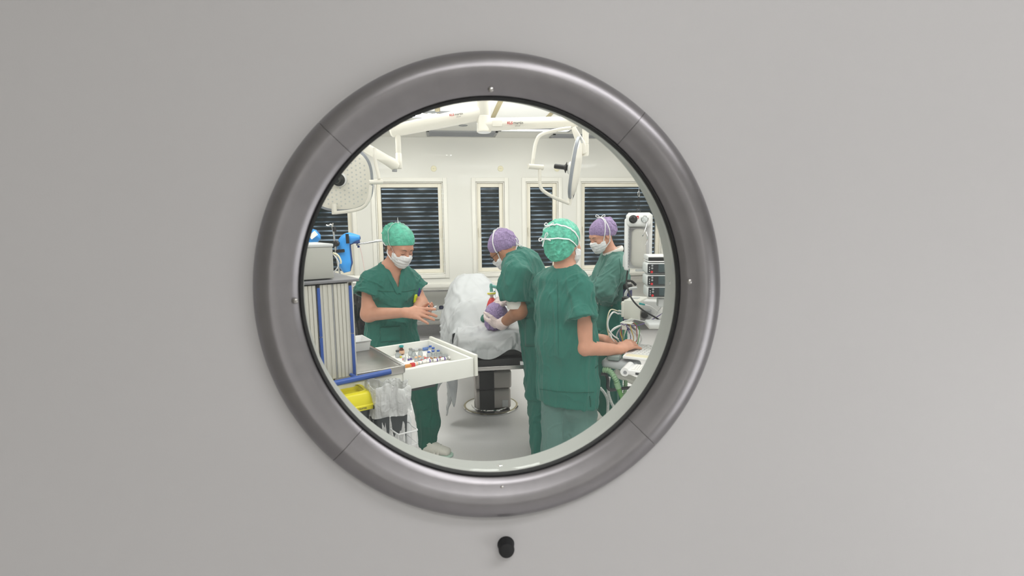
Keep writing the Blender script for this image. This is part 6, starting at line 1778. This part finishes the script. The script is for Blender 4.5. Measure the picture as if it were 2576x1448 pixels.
# ------------------------------------------------------------------ the one bending over the patient
D2 = 3.52
n2 = thing('person', 'person with lilac cap and glasses bending over the patient, gloved hands holding the head', 'person', (W(1370, 1000, D2).x, W(1370, 1000, D2).y, 0))
f2 = -R0 * .90 + HD * .44; l2 = -HD * .90 - R0 * .44           # facing, own left side (towards the door)
H2 = Head(W(1267, 627, D2 + .06), (-R0 * .72 + HD * .30 - Z * .62), (-R0 * .62 + Z * .72 + HD * .1), .97)
neck = W(1290, 645, D2 + .05); shl = W(1312, 668, D2); mid = W(1345, 745, D2); hip = W(1372, 850, D2); sk = W(1372, 985, D2)
sL = W(1301, 692, D2 - .17); eL = W(1306, 782, D2 - .17); wL = W(1261, 816, D2 - .02)
sR = W(1305, 680, D2 + .20); eR = W(1312, 762, D2 + .30); wR = W(1276, 757, D2 + .26)
hA = W(1362, 930, D2 - .05); kA = W(1366, 1035, D2 - .08); aA = V((kA.x, kA.y, .08)) - HD * .16
hB = W(1385, 930, D2 + .10); kB = W(1388, 1030, D2 + .05); aB = V((kB.x, kB.y, .08)) - HD * .2
fb = Field(*bounds([H2.T(0, 0, .14), aA - Z * .08, aB, sR, eR, wR, wL, sL, hip + R0 * .1], .11), VOX)
head_shape(fb, H2); fb.cap(H2.T(0, -.025, -.05), neck + R0 * .03 - Z * .03, .052, .060, .03)
fb.ecap(neck + R0 * .02, mid, l2, (.12, .07), (.14, .10), .05); fb.ecap(mid, hip, l2, (.14, .10), (.15, .11), .05)
fb.cap(sL, eL, .062, .052, .04); fb.cap(eL, wL, .050, .030, .03); fb.cap(sR, eR, .060, .050, .04); fb.cap(eR, wR, .046, .032, .03)
fb.cap(wL, wL + (W(1235, 818, D2 + .04) - wL) * .3, .024, .014, .01); fb.cap(wR, wR + (W(1255, 757, D2 + .27) - wR) * .3, .024, .014, .01)
for a, b_, c in ((hA, kA, aA), (hB, kB, aB)): fb.cap(a, b_, .08, .058, .04); fb.cap(b_, c, .056, .04, .03)
vs, fs = fb.mesh(1); b2 = np_obj('body', vs, fs, SKINT, n2); bm2 = (vs, fs)
# gloves
pw = [W(1226, 800, D2 + .05), W(1275, 830, D2)]
gl = Field(*bounds([wL, W(1210, 812, D2 + .06), W(1240, 790, D2 + .06)], .08), .0035)
dL = W(1218, 812, D2 + .10) - wL
gl.cap(wL + (eL - wL).normalized() * .035, wL, .042, .038, .01)
hand_shape(gl, wL, dL, -HD * .75 - Z * .55 - R0 * .1, 1, [(6, 18, 25, 15), (0, 22, 28, 18), (-5, 24, 30, 18), (-10, 22, 28, 18)], ((.55, .85, -.1), (.75, .6, -.1), (.9, .35, -.2)), 1.12, .003)
vs, fs = gl.mesh(1); N = normals(vs, fs); np_obj('glove', vs + N * crease(vs, .0018, .014, axis=tuple(dL), along=2, seed=3)[:, None], fs, GLOVE, n2)
MB().tube([wL + (eL - wL).normalized() * (.034 + .004 * i) for i in range(2)], .0415, 20).build('glove_cuff', GLOVE, n2)
gl = Field(*bounds([wR, W(1240, 755, D2 + .27)], .11), .0035); dR = W(1243, 756, D2 + .29) - wR
gl.cap(wR + (eR - wR).normalized() * .03, wR, .036, .033, .01)
hand_shape(gl, wR, dR, Z * .62 - HD * .62, -1, [(8, 16, 25, 14), (1, 30, 35, 20), (-5, 38, 40, 20), (-10, 40, 40, 20)], ((.7, .7, -.25), (.9, .2, -.4), (.9, 0, -.4)), .95, .003)
vs, fs = gl.mesh(1); N = normals(vs, fs); np_obj('glove', vs + N * crease(vs, .0018, .014, axis=tuple(dR), along=2, seed=6)[:, None], fs, GLOVE, n2)
cap2, cm = cap_mesh(H2, CAPLILAC, n2, 5, puff=.99, back=-.012, front=.046, nape=-.05)
msk2, mm = mask_mesh(H2, n2, 5)
eyes_brows(H2, b2, bm2)
bvh2 = bvh_of(cm, mm, bm2); cc = H2.T(0, -.02, 0)
for s in (-1, 1):
    tie(wrap(bvh2, cc, [H2.T(s * .064, .040, -.034), H2.T(s * .088, .02, .03), H2.T(s * .070, -.02, .10), H2.T(s * .006, -.055, .15)]), n2)
    tie(wrap(bvh2, cc, [H2.T(s * .060, .03, -.085), H2.T(s * .078, -.02, -.075), H2.T(s * .06, -.07, -.055), H2.T(s * .01, -.11, -.035)]), n2)
bow(wrap(bvh2, cc, [H2.T(0, -.055, .15), H2.T(0, -.056, .15)], .006)[0], H2.r, H2.f, n2, .9)
bow(wrap(bvh2, cc, [H2.T(-.03, -.11, -.035), H2.T(-.03, -.111, -.035)], .008)[0], H2.u, -H2.f, n2, 1.0)
f = Field(*bounds([H2.T(0, -.06, -.04)], .10), .005); f.ell(H2.T(0, -.058, -.035), (.066, .045, .034), H2.ax()); vs, fs = f.mesh(); N = normals(vs, fs)
np_obj('hair', vs + N * crease(vs, .003, .01, along=5, seed=4)[:, None], fs, mat('grey blond hair', (150, 128, 104), rough=.5, bump=(120, .5)), n2)
gls = MB()
for s in (-1, 1):
    gls.tube([H2.T(s * .033 + .023 * math.cos(a), .112 - .006 * abs(math.cos(a)), -.004 + .017 * math.sin(a)) for a in [2 * PI * i / 18 for i in range(18)]], .0018, 6, closed=True)
    gls.tube([H2.T(s * .056, .106, .002), H2.T(s * .077, .06, .004), H2.T(s * .080, .0, .002)], .0018, 6)
gls.tube([H2.T(-.011, .113, 0), H2.T(.011, .113, 0)], .0016, 6); gls.build('glasses', BLACK, n2)
g = Field(*bounds([W(1290, 610, D2), W(1370, 1010, D2), sR, sL, W(1430, 800, D2), W(1260, 720, D2 - .1)], .16), .006)
g.ecap(neck + R0 * .025 - Z * .0, shl, l2, (.085, .062), (.165, .09), .04)
g.ecap(shl, mid, l2, (.170, .105), (.180, .140), .06); g.ecap(mid, hip, l2, (.182, .140), (.180, .150), .06); g.ecap(hip, sk - Z * .03, l2, (.182, .152), (.175, .125), .04)
hL = W(1297, 754, D2 - .17); hR = W(1294, 757, D2 + .28); sm = W(1294, 725, D2 - .17)
sleeve(g, [(W(1306, 670, D2 - .08), sL, .080, .083), (sL, sm, .086, .092), (sm, hL, .092, .080), (hL, hL - Z * .08, .080, .080)], hL, sm, (-Z - R0 * .12), .066)
sleeve(g, [(W(1308, 668, D2 + .1), sR, .08, .08), (sR, hR, .085, .080), (hR, hR + (hR - sR) * .5, .08, .08)], hR, sR, (hR - sR).normalized(), .068)
g.plane(W(1370, 992, D2), Z)
g.cap(neck + R0 * .01 + Z * .0, H2.T(0, -.02, -.02), .060, .066, 0, 'cut')
tun2, tb2, _ = garment('scrub_tunic', g, GREEN, n2, [(.008, .09, tuple(hip - shl), 3, 51, None), (.012, .06, (.3, 0, 1), 3.2, 55, [(W(1290, 720, D2 - .2), .12)]), (.012, .06, (1, 0, .5), 3, 57, [(mid, .16)]), (.002, .03, (.2, .1, 1), 3, 59, None)], calm=[(hL, .04)])
q = MB(); q.tube([hL + (sL - hL).normalized() * .03, hL + Z * .0, hL + R0 * .004 - Z * .052], [.066, .064, .058], 26); q.build('undersleeve', KNIT, n2)
flap = patch(tb2, 1322, 800, 1350, 870, 'front_flap', GREEN, tun2, .004, n=6)
g = Field(*bounds([hA + Z * .1, hB + Z * .1, aA - Z * .02, aB], .13), .006)
g.ecap(W(1374, 900, D2), W(1374, 935, D2), l2, (.155, .12), (.155, .12), .03)
for a, b_, c in ((hA, kA, aA), (hB, kB, aB)): g.cap(a, b_, .105, .098, .03); g.cap(b_, c, .098, .085, .03)
g.plane((0, 0, .05), (0, 0, 1))
tr2, tb, _ = garment('trousers', g, GREEN, n2, [(.007, .07, (.05, 0, 1), 3.5, 61, None), (.009, .06, (1, 0, .3), 3, 63, [(kA, .16)])])
for a in (aA, aB): p = a - HD * .05; q_ = a + HD * .2; shoe(n2, (p.x, p.y), (q_.x, q_.y), SHOEM, SOLEM)

# ------------------------------------------------------------------ the nurse in the long gown by the window
D4 = 4.12
n4 = thing('person', 'person in long sleeved grey green gown and lilac cap looking down beside the infusor', 'person', (W(1535, 900, D4).x, W(1535, 900, D4).y, 0))
f4 = -R0 * .86 - HD * .28; l4 = -HD * .86 + R0 * .28
H4 = Head(W(1513, 592, D4 - .02), (-R0 * .80 - HD * .36 - Z * .40), (0, 0, 1), .95)
neck = W(1541, 640, D4); shl = W(1545, 655, D4); chs = W(1538, 700, D4); wst = W(1537, 752, D4); hip = W(1536, 810, D4); hem = W(1536, 850, D4)
sL = W(1550, 668, D4 - .14); eL = W(1522, 726, D4 - .20); wL = W(1474, 726, D4 - .16)
sR = W(1535, 668, D4 + .15); eR = W(1500, 722, D4 + .18); wR = W(1470, 724, D4 + .02)
hA = W(1530, 850, D4 - .08); kA = W(1527, 930, D4 - .08); aA = V((kA.x, kA.y, .08)); hB = W(1545, 850, D4 + .08); kB = W(1545, 930, D4 + .1); aB = V((kB.x, kB.y, .08))
fb = Field(*bounds([H4.T(0, 0, .13), aA - Z * .08, aB, sR, eR, wR - R0 * .1, wL - R0 * .12, sL, hip + R0 * .05], .10), .0052)
head_shape(fb, H4); fb.cap(H4.T(0, -.025, -.05), neck - Z * .03, .046, .054, .03)
fb.ecap(neck - Z * .01, chs, l4, (.10, .06), (.13, .085), .04); fb.ecap(chs, wst, l4, (.13, .085), (.115, .08), .05); fb.ecap(wst, hip, l4, (.12, .08), (.14, .10), .05)
for a, b_, c in ((sL, eL, wL), (sR, eR, wR)): fb.cap(a, b_, .05, .042, .04); fb.cap(b_, c, .042, .028, .03)
for c, sd_ in ((wL, 1), (wR, -1)): hand_shape(fb, c, -R0 * .9 - Z * .15, Z * .9 - HD * .2, sd_, [(4, 15, 25, 15), (0, 18, 28, 15), (-4, 20, 28, 15), (-9, 20, 28, 15)], ((.7, .6, -.3), (.9, .2, -.3), (.9, 0, -.3)), .92)
for a, b_, c in ((hA, kA, aA), (hB, kB, aB)): fb.cap(a, b_, .075, .052, .04); fb.cap(b_, c, .05, .036, .03)
vs, fs = fb.mesh(1); b4 = np_obj('body', vs, fs, SKIN, n4); bm4 = (vs, fs)
cap4, cm = cap_mesh(H4, CAPLILAC, n4, 8, puff=1.0, back=.018, front=.044, nape=-.05)
msk4, mm = mask_mesh(H4, n4, 8); eyes_brows(H4, b4, bm4)
bvh4 = bvh_of(cm, mm, bm4); cc = H4.T(0, -.02, 0)
for s in (-1, 1):
    tie(wrap(bvh4, cc, [H4.T(s * .064, .040, -.034), H4.T(s * .086, .01, .035), H4.T(s * .070, -.03, .10), H4.T(s * .006, -.05, .148)]), n4)
    tie(wrap(bvh4, cc, [H4.T(s * .060, .03, -.085), H4.T(s * .080, -.012, -.05), H4.T(s * .090, -.03, .03), H4.T(s * .066, -.04, .10), H4.T(s * .006, -.055, .148)]), n4)
bow(wrap(bvh4, cc, [H4.T(0, -.052, .148), H4.T(0, -.053, .148)], .004)[0], HD * -.2 + R0, Z, n4, .95)
g = Field(*bounds([W(1545, 625, D4), hem, sR, sL, wL, wR, W(1590, 700, D4)], .15), .006)
g.ecap(neck - Z * .015, shl - Z * .01, l4, (.072, .058), (.13, .085), .03)
g.ecap(shl - Z * .01, chs, l4, (.150, .10), (.165, .118), .05); g.ecap(chs, W(1538, 738, D4), l4, (.165, .118), (.150, .112), .05); g.ecap(W(1538, 738, D4), wst, l4, (.150, .112), (.128, .095), .03)
for a, b_, c in ((sL, eL, wL), (sR, eR, wR)):
    g.cap(a, b_, .078, .082, .05); g.cap(b_, c + R0 * .04, .082, .05, .04)
g.cap(neck - Z * .01, neck + Z * .15, .072, .085, 0, 'cut')
gw, tb4, _ = garment('gown_top', g, GREENG, n4, [(.010, .07, (.3, .2, 1), 2.6, 71, None), (.012, .06, tuple(wL - sL), 3, 75, [(eL, .16)]), (.0022, .03, (1, .1, 1), 3, 79, None)], calm=[(neck, .09)])
g = Field(*bounds([wst + Z * .03, hem], .2), .006); g.ecap(wst, hip, l4, (.122, .092), (.150, .115), .04); g.ecap(hip, hem - Z * .05, l4, (.150, .115), (.150, .115), .03); g.plane(hem, Z)
garment('gown_skirt', g, mat('deep green scrub cotton', (22, 104, 90), rough=.85, sheen=.1, vary=(7, .05), bump=(380, .04)), n4, [(.009, .05, (.1, 0, 1), 3, 81, None)])
g = Field(*bounds([hA + Z * .1, hB + Z * .1, aA - Z * .02, aB], .12), .007); g.ecap(hip - Z * .03, hem - Z * .02, l4, (.14, .1), (.14, .105), .03)
for a, b_, c in ((hA, kA, aA), (hB, kB, aB)): g.cap(a, b_, .088, .08, .03); g.cap(b_, c, .08, .075, .03)
g.plane((0, 0, .05), (0, 0, 1)); garment('trousers', g, mat('dark green scrub cotton', (16, 88, 74)), n4, [(.006, .07, (.05, 0, 1), 3, 83, None)])
for a in (aA, aB): p = a - f4 * .05; q_ = a + f4 * .2; shoe(n4, (p.x, p.y), (q_.x, q_.y), SHOEM, SOLEM)
L = []
for i in range(29):
    a = 2 * PI * i / 28; p = neck + R0 * (math.cos(a) * .070 + .004) + HD * (math.sin(a) * .066) + Z * (.020 + .030 * math.cos(a)); L.append(p)
MB().tube(L[:-1], .022, 8, flat=.5, hint=(0, 0, 1), closed=True).build('undershirt_collar', KNIT, n4)
seam(tb4, [(1558, 650), (1562, 680), (1558, 710), (1545, 735)], 'back_seam', DARKG, gw, .0018)

# ------------------------------------------------------------------ the patient
n0 = thing('person', 'patient lying covered with lilac cap and red breathing mask held to the face', 'person', W(1248, 800, 3.84))
H0 = Head(W(1250, 792, 3.84), (Z * .86 + HD * .45 - R0 * .12), (-HD * .88 + Z * .44 - R0 * .1), .98)
neckp = H0.T(0, -.03, -.13); chp = V((TX - .03, 4.32, .84)); hpp = V((TX - .07, 4.75, .84)); kn = V((TX - .09, 5.02, .98))
fb = Field((TX - .42, 3.6, .74), (TX + .36, 5.7, 1.2), .006)
head_shape(fb, H0); fb.cap(H0.T(0, -.02, -.05), neckp, .05, .056, .03)
fb.ecap(neckp + Y_ if False else neckp, chp, V((1, 0, 0)), (.08, .05), (.14, .075), .04); fb.ecap(chp, hpp, V((1, 0, 0)), (.15, .085), (.14, .085), .05)
for s in (-1, 1):
    sh = V((TX - .02 + s * .15, 4.17, .81)); fb.cap(V((TX - .02, 4.17, .83)), sh, .05, .045, .04); fb.cap(sh, V((TX + s * .15 - .03, 4.45, .81)), .042, .038, .02); fb.cap(V((TX + s * .15 - .03, 4.45, .81)), V((TX + s * .15 - .05, 4.72, .82)), .04, .03, .03)
    k_ = kn + V((s * .08, 0, 0)); fb.cap(hpp + V((s * .08, 0, 0)), k_, .075, .055, .05); fb.cap(k_, V((TX - .12 + s * .08, 5.45, .80)), .052, .036, .03)
    fb.cap(V((TX - .12 + s * .08, 5.45, .80)), V((TX - .12 + s * .09, 5.5, .86)), .036, .028, .03)
vs, fs = fb.mesh(1); b0 = np_obj('body', vs, fs, SKIN, n0); bm0 = (vs, fs)
capp, cm = cap_mesh(H0, CAPLILAC, n0, 14, puff=1.02, back=.01, front=.05, nape=-.06)
f = Field(*bounds([neckp, chp], .2), .006); f.ecap(neckp + V((-.02, .09, .015)), chp, V((1, 0, 0)), (.12, .045), (.17, .085), .05)
for s in (-1, 1): f.cap(V((TX - .02 + s * .1, 4.15, .83)), V((TX - .02 + s * .19, 4.22, .82)), .06, .06, .04)
vs, fs = f.mesh(); np_obj('patient_shirt', vs, fs, mat('dark green scrub cotton', (16, 88, 74)), n0)
# hair and ear peeking out are part of the head; breathing mask
mp = H0.T(0, .075, -.05)
bm_ = thing('breathing_mask', 'red and clear breathing mask with a yellow ringed filter on the patient face', 'mask', mp)
ma = (W(1238, 742, 3.86) - W(1240, 772, 3.86)).normalized(); mb0 = W(1239, 774, 3.84)
REDM = mat('red mask cushion', (214, 60, 62), rough=.35)
MB().lathe(mb0, ma, [(.046, 0), (.049, .008), (.046, .018), (.04, .024)], 28, sx=1, sy=.8).build('mask_rim', clear_mat('mask clear', (236, 214, 206), .55, .12), bm_)
MB().lathe(mb0 + ma * .018, ma, [(.043, 0), (.040, .012), (.030, .036), (.020, .052), (.014, .060)], 28).build('mask_shell', REDM, bm_)
MB().lathe(mb0 + ma * .072, ma, [(.012, 0), (.012, .02), (.014, .022)], 20).build('mask_port', clear_mat('mask clear', (236, 214, 206)), bm_)
fl_ = MB().lathe(mb0 + ma * .094, ma, [(.014, 0), (.028, .006), (.031, .010), (.031, .018), (.027, .026), (.012, .030)], 28).build('filter_housing', mat('frosted filter', (228, 222, 206), rough=.3), bm_)
MB().lathe(mb0 + ma * .1075, ma, [(.0305, 0), (.0322, .0005), (.0322, .0085), (.0305, .009)], 28).build('filter_ring', mat('yellow label', (226, 214, 40), rough=.5), fl_)
MINT = clear_mat('mint plastic', (130, 205, 195), alpha=.62, gloss=.1)
ce = mb0 + ma * .122
MB().lathe(ce, ma, [(.012, 0), (.013, .004), (.011, .03), (.0135, .034), (.0115, .052), (.008, .062)], 18).build('connector', MINT, bm_)
MB().tube([ce + ma * .040, ce + ma * .040 + R0 * .018, W(1268, 727, 3.87), W(1290, 735, 3.9), W(1312, 760, 3.95)], [.011, .012, .0135, .0135, .0135], 16).build('elbow_hose', MINT, bm_)
MB().lathe(ce + R0 * .022 - Z * .004, (0, 0, 1), [(.006, 0), (.006, .008), (0, .010)], 12).build('port_plug', CAPT, bm_)
MB().tube(spline([ce + R0 * .03 + Z * .02, ce + R0 * .032 - Z * .04, W(1268, 775, 3.8), W(1282, 800, 3.8)], 6), .0016, 6).build('sample_line', WHITEPL, bm_)
